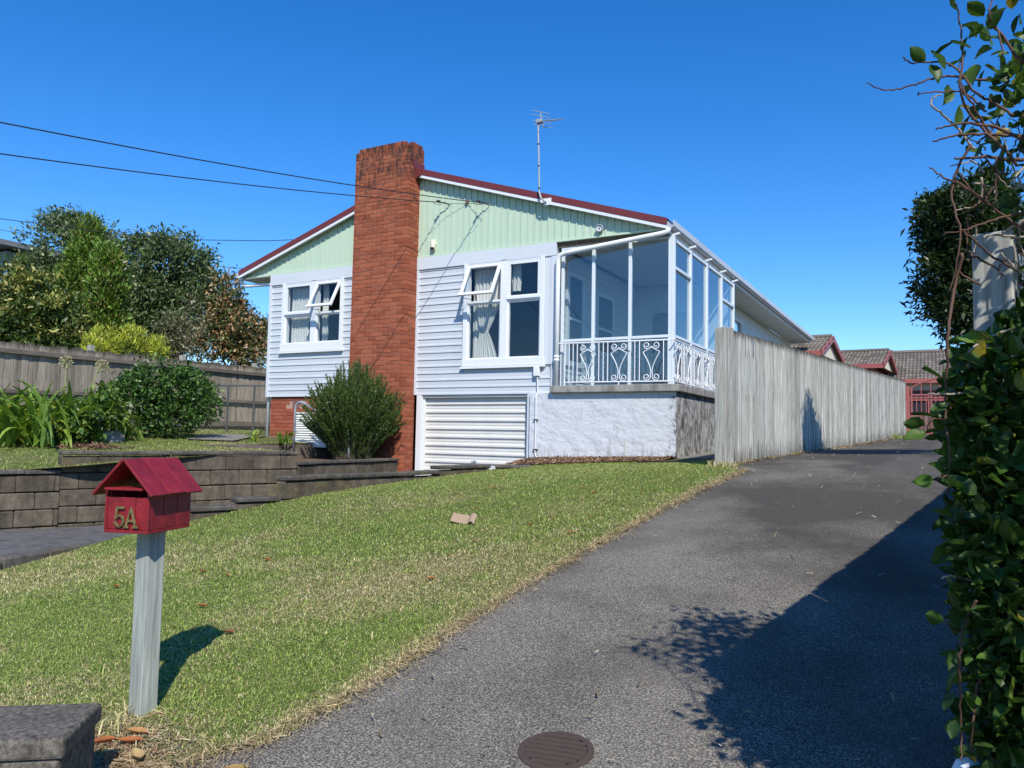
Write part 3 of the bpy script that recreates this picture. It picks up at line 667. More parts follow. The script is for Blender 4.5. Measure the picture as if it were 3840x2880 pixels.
# white iron balustrade
bal = MB(); bal.tube([(3.20, -.10, .885), (5.455, -.10, .867), (5.455, 4.5, .85)], .014, 8); bal.tube([(3.40, -.10, .17), (5.455, -.10, .158), (5.455, 4.5, .14)], .012, 8)
bl = part('balustrade', bal, 'white')
def at_front(u): return np.array((u, -.10, 0.))
def at_side(u): return np.array((5.455, u, 0.))
def bar(at, u, tw=False):
    q = MB(); p0 = at(u)
    if tw: q.tube([p0+(0.0025*math.cos(i*1.3), 0.0025*math.sin(i*1.3), .16+.71*i/40) for i in range(41)], .009, 5)
    else: q.tube([p0+(0, 0, .155), p0+(0, 0, .875)], .009, 6)
    obj('baluster', q, 'white', bl)
def scroll(at, u):
    q = MB()
    for s_ in (1, -1):
        pts = []
        for i in range(22):
            t = i/21; a = rad(-170)+rad(540)*(1-t)*-1; r = .018+.052*t
            a = rad(200)+rad(500)*(1-t); pts.append((s_*(.082+r*math.cos(a)), .784+r*math.sin(a)))
        pts += [(-s_*.03, .735), (-s_*.085, .70), (-s_*.14, .675), (-s_*.148, .668), (-s_*.13, .63), (-s_*.09, .56), (-s_*.05, .48), (-s_*.022, .40), (-s_*.010, .33)]
        for i in range(22):
            t = i/21; a = rad(25)-rad(520)*t; r = .070-.052*t; pts.append((-s_*(.084+r*math.cos(math.pi-a)), .238+r*math.sin(math.pi-a)))
        d_ = at(1.)-at(0.)
        q.tube([at(u)+d_*a+np.array((0, 0, b)) for a, b in pts], .0085, 6)
    obj('scroll', q, 'white', bl)
for u in (3.415,): q = MB(); q.tube([(u, -.10, .104), (u, -.10, .88)], .012, 8); obj('rail_post', q, 'white', bl)
for u in (4.46, 5.44): q = MB(); q.tube([(u, -.10, .104), (u, -.10, .165)], .010, 8); obj('rail_post', q, 'white', bl)
for u, t in ((3.50, 0), (3.578, 1), (3.66, 0), (4.08, 0), (4.165, 1), (4.25, 0), (4.67, 0), (4.755, 1), (4.84, 0), (5.27, 0), (5.35, 1)): bar(at_front, u, t)
for u in (3.865, 4.46, 5.055): scroll(at_front, u)
u = .12
while u < 4.3:
    scroll(at_side, u)
    for k, du in enumerate((.22, .31, .40)): bar(at_side, u+du, k == 1)
    u += .627

# rain pipes
dp = MB(); dp.tube([(5.36, -.125, 2.80), (5.34, -.125, 2.74), (5.24, -.125, 2.715), (3.42, -.115, 2.56), (3.30, -.11, 2.53), (3.255, -.105, 2.46), (3.252, -.105, 2.3), (3.25, -.11, .11)], .045, 12)
for z in (.62, .56): dp.lathe((3.25, -.11, z), [(.045, 0), (.054, .006), (.054, .04), (.045, .046)], 12)
part('downpipe', dp, 'pvc', smooth=True)
dp = MB(); dp.tube([(-5.13, -.02, 2.82), (-5.13, -.02, 2.72), (-5.10, 0, 2.65), (-5.0, .03, 2.63), (-4.27, .08, 2.62), (-4.21, .08, 2.55), (-4.20, .08, 2.4), (-4.20, .08, -.92)], .04, 12); part('downpipe', dp, 'pvc', smooth=True)
# ------------------------------------------------------------------ chimney, laid brick by brick
CW, CD = 1.407, .403
ch = thing('chimney', 'tall red brick chimney with sooty notched top against the house front', 'chimney', (-.7, -.2, -1.6))
core = MB(); core.box(-CW+.007, -.007, -CD+.007, -.002, -1.7, 4.39); core.box(-CW+.007, -.007, -CD+.007, .10, 4.391, 4.99); obj('mortar_core', core, 'mortar', ch)
rows = []; zt = 4.955; z = zt-.086; r = 0
while z > -1.65:
    back = .11 if z > 4.36 else -.002
    def lay(a, b, y, rz, off=0):
        rows.append((b-a, a, y, z, rz))
    if r % 2 == 0:                              # front stretchers run to the corner
        x = 0.0
        while x > -CW+.03: a = max(x-.23, -CW); rows.append(('f', x-a, a, z)); x -= .24
        y = -CD+.11
        while y < back-.03: b = min(y+.23, back); rows.append(('s', b-y, y, z)); y += .24
    else:
        rows.append(('h', .11, -.11, z)); x = -.12
        while x > -CW+.03: a = max(x-.23, -CW); rows.append(('f', x-a, a, z)); x -= .24
        y = -CD
        while y < back-.03: b = min(y+.23, back); rows.append(('s0' if y == -CD else 's', b-y, y, z)); y += .24
    r += 1; z -= .086
def place(q, mb=None):
    k, L, a, z = q; j_ = random.uniform(-.0025, .0025)
    if k == 'f': loc, rz, D = (a, -CD+j_, z), 0, .11
    elif k == 'h': return None
    else: loc, rz, D = (j_, a, z), math.pi/2, .11
    return L, loc, rz, D
laid = [place(q) for q in rows]; laid = [q for q in laid if q]
vis = lambda q: (q[1][2] > .35 or q[1][0] > -.5) and q[1][2] > -1.3
laid.sort(key=lambda q: (not vis(q), np.linalg.norm(np.array(q[1])-CAM)))
for L, loc, rz, D in laid[:270]: brickobj(ch, L, loc, rz, 'brick', D)
rest = MB()
def addbrick(mb, L, D, H, loc, rz):
    b = brickmesh(L, D, H); c, s_ = math.cos(rz), math.sin(rz)
    mb.add([(loc[0]+c*x-s_*y, loc[1]+s_*x+c*y, loc[2]+z) for x, y, z in b.v], b.f)
for L, loc, rz, D in laid[270:]: addbrick(rest, L, D, .076, loc, rz)
x = -CW                                         # hidden left side
tag(obj('brick_courses', rest, 'brick', ch), kind='stuff')
# top: soldier bricks between notched corners
x = -.125
while x > -CW+.12: brickobj(ch, .076, (x-.076, -CD+random.uniform(-.003, .002), zt), 0, 'brick', .11, .232); x -= .0862
y = -CD+.13
while y < .02: brickobj(ch, .076, (0, y, zt), math.pi/2, 'brick', .11, .232); y += .0862
for cx, cy in ((-.11, -CD), (-CW, -CD), (-.11, 0.0)):
    for k in range(2): brickobj(ch, .11, (cx, cy, zt+.086*k), 0, 'brick', .11)
fill = MB(); fill.box(-CW+.05, -.05, -CD+.1, .02, 4.99, 5.13); obj('flue_fill', fill, 'mortar', ch)

# ------------------------------------------------------------------ small things on the gable
an = thing('tv_antenna', 'thin grey television antenna mast rising above the red roof edge', 'antenna', (3.0, -.2, 3.55))
q = MB(); q.tube([(3.05, -.22, 3.53), (3.0, -.235, 3.56), (2.94, -.24, 3.62), (2.905, -.24, 3.74), (2.885, -.24, 4.4), (2.85, -.24, 5.13)], .017, 8); obj('mast', q, 'galv', an)
q = MB(); q.box(2.98, 3.13, -.20, -.176, 3.48, 3.61); obj('bracket', q, 'white', an, bevel=.003)
for z in (3.79, 4.22, 4.64): q = MB(); q.lathe((2.906-(z-3.7)*.038, -.24, z), [(.021, 0), (.021, .03)], 8); obj('band', q, 'dark', an)
bo, bd = np.array((2.85, -.24, 5.10)), np.array((.92, -.22, -.19)); bd /= np.linalg.norm(bd); bp = np.array((.50, .86, 0.06)); bp /= np.linalg.norm(bp)
q = MB(); q.tube([bo-.03*bd, bo+.60*bd], .010, 6); obj('boom', q, 'galv', an)
for i in range(9): q = MB(); c_ = bo+(.20+.048*i)*bd; L = .085-.004*i; q.tube([c_-bp*L, c_+bp*L], .0045, 5); obj('element', q, 'galv', an)
q = MB(); q.box(2.83, 2.93, -.28, -.19, 5.06, 5.13); obj('balun_box', q, 'galv', an)
q = MB(); q.beam(bo+(.05, 0, .18), bo+(.12, 0, -.13), .018, .018); obj('reflector_stem', q, 'galv', an)
for zz_, s_ in ((.17, .06), (.09, .06), (-.03, .08), (-.12, .12)): q = MB(); c_ = bo+np.array((s_, 0, zz_)); q.tube([c_-bp*.21, c_+bp*.21], .006, 6); obj('reflector', q, 'galv', an)

sc = thing('security_camera', 'small cream security camera on the green gable beside the chimney', 'camera', (.41, -.03, 2.9))
q = MB(); q.lathe((.41, -.075, 2.925), [(.001, -.012), (.035, -.008), (.05, .02), (.052, .05), (.052, .19), (.046, .205), (.001, .21)], 14); obj('body', q, 'ivory', sc, smooth=True)
q = MB(); q.lathe((.413, -.085, 2.93), [(.001, -.02), (.033, -.008), (.045, .02), (.046, .045)], 14); obj('dome', q, 'dark', sc, smooth=True)
q = MB(); q.lathe((.41, -.012, 3.06), [(.05, 0), (.05, .06)], 12, (0, -1, 0)); obj('mount', q, 'ivory', sc)
wl = thing('wall_light', 'round grey floodlight on the green gable near the verandah corner', 'light', (4.06, -.03, 2.93))
q = MB(); q.lathe((4.06, -.012, 2.95), [(.05, 0), (.06, .03), (.072, .05), (.074, .09), (.060, .10), (.052, .075), (.02, .07)], 16, (0, -1, 0)); obj('housing', q, 'galv', wl, smooth=True)
q = MB(); q.lathe((4.06, -.075, 2.95), [(.052, 0), (.048, .012), (.02, .016)], 16, (0, -1, 0)); obj('lens', q, 'cabinet', wl)
q = MB(); q.lathe((4.06, -.088, 2.95), [(.018, 0), (.014, .012)], 10, (0, -1, 0)); obj('bulb', q, 'dark', wl)
mb_ = thing('junction_box', 'small white electrical box below the right window with conduit running down', 'box', (2.83, -.06, .38))
q = MB(); q.box(2.77, 2.885, -.105, -.036, .30, .475); obj('cover', q, 'white', mb_, bevel=.008)
q = MB(); q.tube([(2.845, -.07, .30), (2.845, -.06, .0), (2.84, -.11, -.08), (2.84, -.105, -.6), (2.835, -.105, -1.10), (2.85, -.11, -1.18), (2.95, -.13, -1.24)], .013, 8); obj('conduit', q, 'white', mb_)
for z in (-.52, -1.07): q = MB(); q.box(2.80, 2.885, -.124, -.082, z, z+.018); obj('clip', q, 'dark', mb_)

# service wires with hooks
def wireobj(label, pts, r=.006): q = MB(); q.tube(pts, r, 5, True); return tag(obj('overhead_wire', q, 'wire'), label, 'wire', 'overhead wires')
def catenary(h, d, c, k, L, n=40): return [h+np.array((d[0]*t, d[1]*t, c*t+k*t*t)) for t in np.linspace(0, L, n)]
H1, H2 = np.array((1.60, -.14, 3.73)), np.array((.66, -.14, 3.86))
wireobj('upper black service wire running from the street to the hook on the green gable', catenary(H1, (-.19, -1.0), -.172, .0044, 26), .009)
wireobj('lower black service wire ending left of the other hook on the green gable', catenary(H2, (-.19, -1.0), -.205, .0044, 26), .009)
for H, lab in ((H1, 'black wire hook and clamp right of the small gable hole'), (H2, 'black wire hook and clamp nearest the chimney on the gable')):
    w_ = thing('wire_hook', lab, 'hook', (H[0], 0, H[2]))
    q = MB(); q.tube([(H[0]+.10, -.0, H[2]-.03), (H[0]+.08, -.10, H[2]-.02), (H[0]+.02, -.14, H[2]), (H[0]-.02, -.20, H[2]-.01)], .012, 6); obj('hook', q, 'dark', w_)
    q = MB(); q.lathe(H+(-.03, -.10, .0), [(.012, -.05), (.03, -.035), (.022, 0), (.03, .035), (.012, .05)], 8, (.19, 1, .1)); obj('insulator', q, 'dark', w_)
    q = MB(); q.tube([H+(-.05, -.3, -.05), H+(.0, -.2, -.1), H+(.1, -.08, -.06), (1.16 if H is H2 else 1.2, -.03, 3.80)], .005, 5); obj('lead_wire', q, 'dark', w_)
q = MB(); q.lathe((1.19, -.03, 3.83), [(.035, 0), (.04, .03), (.028, .05)], 10, (0, -1, -.2)); tag(obj('cable_entry', q, 'terra'), 'round brown cable entry between the two wire hooks on the gable', 'cable entry')
wireobj('distant black wire crossing level in front of the trees to the roof', [P(-300, 800, 24), P(0, 820, 24.4), P(400, 873, 25), P(700, 899, 25.5), P(1000, 903, 26), P(1180, 896, 26.4)], .012)
wireobj('lowest distant wire sloping down past the trees to the roof edge', [P(-300, 825, 33), P(0, 862, 33.5), P(110, 880, 33.8), P(460, 950, 35), P(815, 998, 36.5), P(1000, 1016, 37)], .012)

# ------------------------------------------------------------------ block retaining walls
blk_cache = {}
def chip(L, D, H):
    b = MB(); c = .012; vs = []
    for z, e in ((0, c), (c, 0), (H-c, 0), (H, c)):
        vs += [(e, e, z), (L-e, e, z), (L-e, D-e, z), (e, D-e, z)]
    f = [(0, 3, 2, 1), (12, 13, 14, 15)]
    for k in range(3):
        for i in range(4): f.append((4*k+i, 4*k+(i+1) % 4, 4*k+4+(i+1) % 4, 4*k+4+i))
    return b.add(vs, f)
def blockobj(parent, a, d, L, D, H, z, mat, name, dz=0):
    k = (round(L, 2), round(D, 2), round(H, 3), mat)
    if k not in blk_cache: me = chip(L, D, H).mesh(name); me.materials.append(MAT[mat]); blk_cache[k] = me
    return obj(name, blk_cache[k], None, parent, (a[0], a[1], z+random.uniform(-.004, .004)), (0, random.gauss(0, .004)-dz, math.atan2(d[1], d[0])+random.gauss(0, .006)))
def blockwall(label, a, b, side, levels, H=.222, L=.44, D=.19, capz=None, name='retaining_wall', slope=0):
    """a->b footline, blocks laid to `side` of it; levels = list of (s0, s1, ztop) runs along the wall"""
    a = np.array(a, float); b = np.array(b, float); d = b-a; W = np.linalg.norm(d); d /= W; nrm = np.array((-d[1], d[0]))*side
    t = thing(name, label, 'wall', (a[0], a[1], -2.1))
    o = a if side > 0 else a+nrm*D
    for (s0, s1, ztop, zbot) in levels:
        cz = ztop-.058; r = 0; z = cz-H
        while z > zbot-.25:
            s = s0-(L/2 if r % 2 else 0)
            while s < s1-.05:
                e0, e1 = max(s, s0), min(s+L, s1)
                if e1-e0 > .06: blockobj(t, o+d*(e0+.004)+nrm*0+(random.uniform(-.004, .004) if 1 else 0)*nrm, d, e1-e0-.009, D, H-.010, z, 'block', 'block')
                s += L
            r += 1; z -= H
        s = s0
        while s < s1-.05:
            e1 = min(s+L*1.05, s1); blockobj(t, o-nrm*(.03 if side > 0 else .03)*(1 if side > 0 else -1)+d*(s+.003)-(0 if side > 0 else 0)*nrm, d, e1-s-.007, D+.06, .056, cz+.002, 'cap', 'capstone'); s = e1
    return t
A_, B_ = np.array((-.87, -7.45)), np.array((.35, -3.60)); LW_ = np.linalg.norm(B_-A_)
blockwall('dark stained block retaining wall stepping up below the upper lawn', A_-(B_-A_)/LW_*1.6, B_, 1, [(0, 1.6+.66, -1.38, -2.15), (1.6+.66, 1.6+LW_, -1.135, -2.15)])
blockwall('low mossy block wall along the top of the front lawn', (2.28, -5.93), (2.70, -1.75), -1, [(0, 2.9, -1.372, -2.0), (2.9, 4.2, -1.30, -2.0)], D=.15)
blockwall('short dark block wall piece right of the gap by the garage', (2.87, -1.62), (3.40, -1.34), -1, [(0, .6, -1.30, -1.7)], D=.15)
blockwall('lowest sloping block kerb wall stepping down beside the mailbox', (1.93, -6.95), (2.27, -5.95), -1, [(0, .52, -1.69, -2.2), (.52, 1.06, -1.61, -2.2)], D=.16)
kb = thing('broken_kerb', 'broken concrete kerb with a red brick bit beside the lower driveway', 'kerb', (1.8, -8, -2.1))
pts = [(1.86, -9.3), (1.80, -8.85), (1.75, -8.4), (1.72, -8.05), (1.74, -7.75), (1.80, -7.45), (1.88, -7.15)]
for i, (p0, p1) in enumerate(zip(pts[:-1], pts[1:])):
    q = MB(); z = float(zlow(0, p0[1]))+.03; q.beam((*p0, z+.02), (*(np.array(p1)-.03*(np.array(p1)-np.array(p0))), z+.035+random.uniform(-.02, .02)), .16, .11)
    obj('kerb_stone', q, 'cap' if i != 5 else 'brick2', kb, bevel=.015)

# planter behind the retaining wall, where the rosemary grows
blockwall('lower mossy planter wall under the rosemary bush beside the chimney', (.35, -3.58), (-.03, -.46), 1, [(0, 3.14, -1.30, -2.1)])
tag(sheet('planter_soil', 'mulch', lambda x, y: -1.34+0*x, lambda t: (np.c_[np.full_like(t, -1.86), -3.6+3.2*t], np.c_[.30-.36*t, -3.6+3.2*t]), 12, 8), kind='structure')
q = MB(); q.box(-1.95, -1.84, -3.55, -.1, -1.6, -1.07); tag(obj('edging_board', q, 'railwood', bevel=.01), 'timber edging between the upper lawn and the planter', 'edging')

# ------------------------------------------------------------------ letterbox
mo = np.array(P(553, 2004, 3.42)); ax = np.array((-.285, .959, 0)); ax /= np.linalg.norm(ax); rx = np.array((ax[1], -ax[0], 0)); zz = np.array((0, 0, 1.))
ms = thing('letterbox', 'red wooden letterbox like a small house marked 5A on a grey post', 'letterbox', (mo[0], mo[1], -2.15))
W2, LB, ZB, ZE, ZR = .112, .30, mo[2], mo[2]+.200, mo[2]+.322
mc = mo-rx*W2                                   # middle of the front, at the bottom
def lb(u, v, z): return mc+rx*u+ax*v+zz*(z-mc[2])
def mboard(name, u0, u1, v0, v1, z0, z1, mat='mailred', bev=.002): q = MB(); q.obox(lb((u0+u1)/2, (v0+v1)/2, (z0+z1)/2), (rx, ax, zz), ((u1-u0)/2, (v1-v0)/2, (z1-z0)/2)); return obj(name, q, mat, ms, bevel=bev)
mboard('base_board', -W2, W2, .0, LB, ZB, ZB+.014)
for u0, u1, p_ in ((-W2+.012, -.0425, 0), (-.041, .041, -.002), (.0425, W2-.012, 0)): mboard('front_board', u0, u1, .004+p_, .016, ZB+.015, ZB+.158)
for s_ in (-1, 1): mboard('front_post', s_*W2-(.012 if s_ > 0 else 0), s_*W2+(0 if s_ > 0 else .012), 0, .02, ZB+.015, ZB+.186)
mboard('flap', -W2+.016, W2-.016, -.030, .06, ZB+.190, ZB+.201)
for v0, v1 in ((.021, .098), (.102, .198), (.202, LB)):
    mboard('side_board', W2-.014, W2, v0, v1, ZB+.015, ZB+.183); mboard('side_board', -W2, -W2+.014, v0, v1, ZB+.015, ZB+.183)
mboard('back_board', -W2+.015, W2-.015, LB-.014, LB-.001, ZB+.015, ZB+.215)
for s_ in (-1, 1):
    d_ = np.array((s_*.175, -.185)); d_ /= np.linalg.norm(d_); nv = np.array((-d_[1]*1.0, d_[0])) if s_ > 0 else np.array((d_[1], -d_[0]))
    for v0, v1, lift in ((-.038, .084, 0), (.088, .202, .003), (.206, .330, 0)):
        q = MB(); L = .214; c2 = np.array((0, ZR))+d_*L/2+np.array((s_*.004, .002+lift)); dd = rx*d_[0]+zz*d_[1]; nn = np.cross(dd, ax)
        q.obox(lb(c2[0], (v0+v1)/2, c2[1]), (dd, ax, nn), (L/2, (v1-v0)/2, .006)); obj('roof_board', q, 'mailred', ms, bevel=.002)
pc = lb(.008, .165, ZB); pa = math.atan2(CAM[1]-pc[1], CAM[0]-pc[0])+rad(35); px_ = np.array((math.cos(pa), math.sin(pa), 0)); py_ = np.array((-px_[1], px_[0], 0))
q = MB(); q.obox((pc[0], pc[1], (ZB-2.30)/2), (px_, py_, (.0, .0, 1.)), (.044, .044, (ZB+2.30)/2)); po = obj('post', q, 'post', ms, bevel=.004)
q = MB(); q.obox(lb(-.02, .14, ZB-.006), (rx, ax, zz), (.06, .06, .004)); obj('mounting_plate', q, 'galv', ms)
def strokes(name, lines, u0, z0, h, wd):
    q = MB()
    for ln in lines:
        for (a, b) in zip(ln[:-1], ln[1:]):
            p0 = lb(u0+a[0]*h, -.006, z0+a[1]*h); p1 = lb(u0+b[0]*h, -.006, z0+b[1]*h); e = (p1-p0)/np.linalg.norm(p1-p0)*wd*.35
            q.beam(p0-e, p1+e, wd, .009, -ax)
    obj(name, q, 'brass', ms, bevel=.0015, label='aged brass character on the letterbox front')
H_ = .084; zb5 = ZB+.031
arc = [(.27+.25*math.cos(t), .27+.27*math.sin(t)) for t in np.linspace(rad(150), rad(-165), 20)]
strokes('numeral_five', [[(.52, .96), (.12, .96)], [(.12, .96), (.07, .50)], arc], -.052, zb5, H_, .0115)
strokes('letter_a', [[(.30, 1.0), (.02, .04)], [(.30, 1.0), (.60, .04)], [(.13, .34), (.48, .34)], [(-.07, .02), (.13, .02)], [(.48, .02), (.70, .02)]], .004, zb5-.004, H_, .0105)

# concrete gate pillar at the kerb
pc3 = np.array((6.67, -11.05)); pr_ = thing('gate_pillar', 'squat dark concrete pillar with chipped cap at the street corner', 'pillar', (pc3[0]-.2, pc3[1]-.3, -2.25))
e1 = np.array((6.888-6.665, -11.33+11.05, 0)); e1 /= np.linalg.norm(e1); e2 = np.array((e1[1], -e1[0], 0)); e2 = -e2 if e2[0] > 0 else e2
c0 = np.array((6.665, -11.05, 0))
q = MB(); q.obox(c0+e1*.18+e2*.27+zz*-1.897, (e1, e2, zz), (.18, .27, .034)); obj('cap', q, 'pillar', pr_, bevel=.012)
q = MB(); q.obox(c0+e1*.18+e2*.27+zz*-2.17, (e1, e2, zz), (.168, .255, .238)); obj('shaft', q, 'pillar', pr_, bevel=.012)

# drain grate, cardboard
def lie(mb):                                    # the grate lies in the slope of the drive
    a = np.array(mb.v); a[:, 2] += zg(a[:, 0], a[:, 1])-float(zg(*gc_)); mb.v = [tuple(v) for v in a]
gc_ = np.array((8.075, -10.085)); gzz = float(zg(*gc_))-.010; gr = thing('drain_grate', 'round rusty iron drain grate set in the driveway', 'drain', (*gc_, gzz))
q = MB(); k = 28
prof = [(.150, -.03), (.150, .004), (.126, .006), (.124, -.02)]; q.lathe((*gc_, gzz), [(.150, -.03), (.150, .004), (.124, .006), (.122, -.03)], 32, None, False); lie(q); obj('rim', q, 'rustiron', gr)
for i in range(7):
    t = -.102+.034*i; L = math.sqrt(max(.122**2-t*t, 0)); dx = np.array((.99, .14, 0)); dy = np.array((-.14, .99, 0))
    q = MB(); q.obox(np.array((*gc_, gzz+.0005))+dy*t, (dx, dy, zz), (L, .009, .009)); lie(q); obj('bar', q, 'rustiron', gr)
q = MB(); q.lathe((*gc_, gzz+.0008), [(.123, -.002), (.123, 0)], 24); lie(q); obj('gap_shade_disc', q, 'dark', gr)  # black disc standing in for the shade between the bars
u = np.linspace(0, 1, 24); base_c = np.array((5.30, -6.43)); du = np.array((.97, -.22)); dv = np.array((-.42, .90))*.25
prof = [(t*.33, .006+.014*(1-t/.7)**2 if t < .7 else .006+.032*math.sin((t-.7)/.3*math.pi*.9)) for t in u]
V = []; 
for s_ in (-.5, .5):
    for a, h in prof:
        p_ = base_c+du*(a-.15)+dv*s_; V.append((p_[0], p_[1], float(zg(*base_c))+.028+h+s_*.055))
q = MB(); q.add(V, [(i, i+1, i+25, i+24) for i in range(23)])
cb = obj('cardboard_piece', q, 'card'); sd = cb.modifiers.new('thick', 'SOLIDIFY'); sd.thickness = .006; tag(cb, 'curled piece of brown cardboard lying on the lawn', 'cardboard')

# cabinet, handrail and pipe bits by the left brick base
cab = thing('cabinet', 'cream slatted cabinet half hidden behind the rosemary bush', 'cabinet', (-1.95, -.7, -1.05))
q = MB(); q.box(-2.42, -1.55, -.86, -.45, -1.02, -.44); obj('body', q, 'cabinet', cab, bevel=.01)
q = MB(); q.box(-2.44, -1.53, -.89, -.43, -.438, -.405); obj('lid', q, 'cabinet', cab, bevel=.008)
for i in range(11): q = MB(); q.prism([(-2.38, -.862, -.985+i*.048), (-2.38, -.885, -.975+i*.048), (-2.38, -.862, -.945+i*.048)], (.8, 0, 0)); obj('slat', q, 'cabinet', cab)
q = MB(); q.box(-2.46, -1.5, -.92, -.40, -1.12, -1.022); obj('plinth', q, 'white', cab)
hr = MB(); hr.tube([(-1.81, -1.5, -1.2), (-1.80, -1.5, -.36), (-1.78, -1.5, -.29), (-1.73, -1.5, -.24), (-1.66, -1.5, -.225), (-1.58, -1.5, -.25), (-1.0, -1.5, -.50), (-.4, -1.5, -.8), (-.4, -1.5, -1.3)], .022, 10)
tag(obj('handrail', hr, 'galv', smooth=True), 'bent grey pipe handrail beside the cream cabinet', 'handrail')
# ------------------------------------------------------------------ fences
def palings(t, a, b, ztop, zbot, w, mat, face, gap=.0, th=.018, vary=.012, alt=.012, y_lo=None):
    a = np.array(a, float); b = np.array(b, float); d = b-a; L = np.linalg.norm(d); d /= L; nrm = np.array((d[1], -d[0]))*face
    n_ = int(L/(w+gap)); ang = math.atan2(d[1], d[0]); cache = []
    for v in range(4):
        q = MB(); h = w/2-.002; j_ = [random.uniform(-.004, .004) for _ in range(4)]
        q.add([(-h, 0, 0), (h, 0, 0), (h, th, 0), (-h, th, 0), (-h+j_[0]*.3, 0, 1), (h+j_[1]*.3, 0, 1+j_[2]), (h+j_[1]*.3, th, 1+j_[2]), (-h+j_[0]*.3, th, 1)],
              [(0, 3, 2, 1), (4, 5, 6, 7), (0, 1, 5, 4), (1, 2, 6, 5), (2, 3, 7, 6), (3, 0, 4, 7)])
        me = q.mesh('paling'); me.materials.append(MAT[mat]); cache.append(me)
    for i in range(n_):
        s = (i+.5)/n_; p = a+d*L*s; z0 = zbot(s, p)-.03; z1 = ztop(s, p)+random.uniform(-vary, vary)
        off = nrm*((alt if i % 2 else 0)+random.uniform(0, .004))
        o = obj('paling', cache[i % 4], None, t, (p[0]+off[0], p[1]+off[1], z0), (random.gauss(0, .003), random.gauss(0, .004), ang+random.gauss(0, .012)))
        o.scale = (1, 1, z1-z0)
    return d, nrm
f1 = thing('paling_fence', 'long weathered grey paling fence along the left of the asphalt driveway', 'fence', (6.9, -2.58, -1.2))
D_ = FEN1-FEN0; dn = D_/np.linalg.norm(D_)
pal = palings(f1, FEN0+dn*.11, FEN1, lambda s, p: .660+.61*s, lambda s, p: float(zg(*p)), .098, 'fence', 1, -.004, .016, .004, .014)
q = MB(); q.obox((6.865, -2.56, -.27), (np.array((1, -.08, 0)), np.array((.08, 1, 0)), (0, 0, 1)), (.075, .055, .935)); obj('post', q, 'fencepost', f1, bevel=.006)
q = MB(); q.obox((6.975, -2.535, -.26), (np.array((1, -.08, 0)), np.array((.08, 1, 0)), (0, 0, 1)), (.030, .045, .92)); obj('post', q, 'fencepost', f1, bevel=.004)
for z in (-.85, -.25, .4): q = MB(); p0 = FEN0-np.array((dn[1], -dn[0]))*.05; p1 = FEN1-np.array((dn[1], -dn[0]))*.05; q.beam((*(p0+dn*.1), z), (*p1, z+.6), .045, .09); obj('rail', q, 'railwood', f1)
for k in range(1, 8): q = MB(); c_ = FEN0+dn*(.1+k*2.4)-np.array((dn[1], -dn[0]))*.12; q.box(c_[0]-.05, c_[0]+.05, c_[1]-.05, c_[1]+.05, -1.4, .45+k*.07); obj('post', q, 'railwood', f1)

f2 = thing('boundary_fence', 'old stained paling fence with top rail behind the flower bed', 'fence', (-8.2, -2, -.9))
A2, B2 = np.array((-7.75, -7.6)), np.array((-9.15, 9.0))
zt2 = lambda s, p: 1.0+.016*(p[1]+3.75)
palings(f2, A2, B2, zt2, lambda s, p: float(zu(*p)), .148, 'fenceold', 1, -.018, .018, .025, .006)
dd2 = (B2-A2)/np.linalg.norm(B2-A2); nn2 = np.array((dd2[1], -dd2[0]))
for z, hgt in ((.80, .10), (-.05, .09), (-.72, .14)):
    for k in range(6):
        p0, p1 = A2+dd2*(k*2.77+.003)+nn2*.06, A2+dd2*((k+1)*2.77-.004)+nn2*.06; q = MB(); o0 = random.uniform(-.012, .012)
        q.beam((*p0, z+.016*(p0[1]+3.75)+o0), (*p1, z+.016*(p1[1]+3.75)+o0+random.uniform(-.015, .015)), .05, hgt); obj('rail', q, 'railwood', f2, bevel=.006)
for k in range(7):
    p0 = A2+dd2*(k*2.75+.5)-nn2*.08; q = MB(); q.box(p0[0]-.06, p0[0]+.06, p0[1]-.06, p0[1]+.06, -1.1, 1.13+.016*(p0[1]+3.75)); obj('post', q, 'fencepost', f2, bevel=.006)

# chain link in front of it
MAT['darkpipe'] = paint('dark_pipe', (.07, .075, .08), .5, .3, 9)
cl = thing('chain_link_fence', 'dark pipe framed chain link fence beside the left house corner', 'fence', (-6, 1.2, -.9))
ca, cbb = np.array((-7.7, .35)), np.array((-4.9, 1.95)); cd = (cbb-ca)/np.linalg.norm(cbb-ca); CL = np.linalg.norm(cbb-ca)
q = MB(); q.tube([(*ca, .33), (*cbb, .38)], .022, 8); obj('top_rail', q, 'darkpipe', cl)
for s in (.02, 1.28, 1.95, 3.1): q = MB(); c_ = ca+cd*s; q.tube([(*c_, -1.1), (*c_, .36)], .026, 8); obj('post', q, 'darkpipe', cl)
q = MB(); st = .065; z0, z1 = -.86, .33; hh = z1-z0; s = -hh
while s < CL:
    for sg in (1, -1):
        sa, sb = (s, s+hh) if sg > 0 else (s+hh, s); za, zb = z0, z1
        if sg > 0:
            if sa < 0: za -= sa*1.0; sa = 0
            if sb > CL: zb -= (sb-CL); sb = CL
        else:
            if sb < 0: zb += sb; sb = 0
            if sa > CL: za += (sa-CL); sa = CL
        if abs(sa-sb) > .05: q.tube([(*(ca+cd*sa), za), (*(ca+cd*sb), zb)], .0022, 3, False)
    s += st*1.4142
MAT['linkwire'] = paint('galvanised_link', (.30, .30, .28), .5, .2); tag(obj('wire_mesh', q, 'linkwire', cl), kind='stuff')

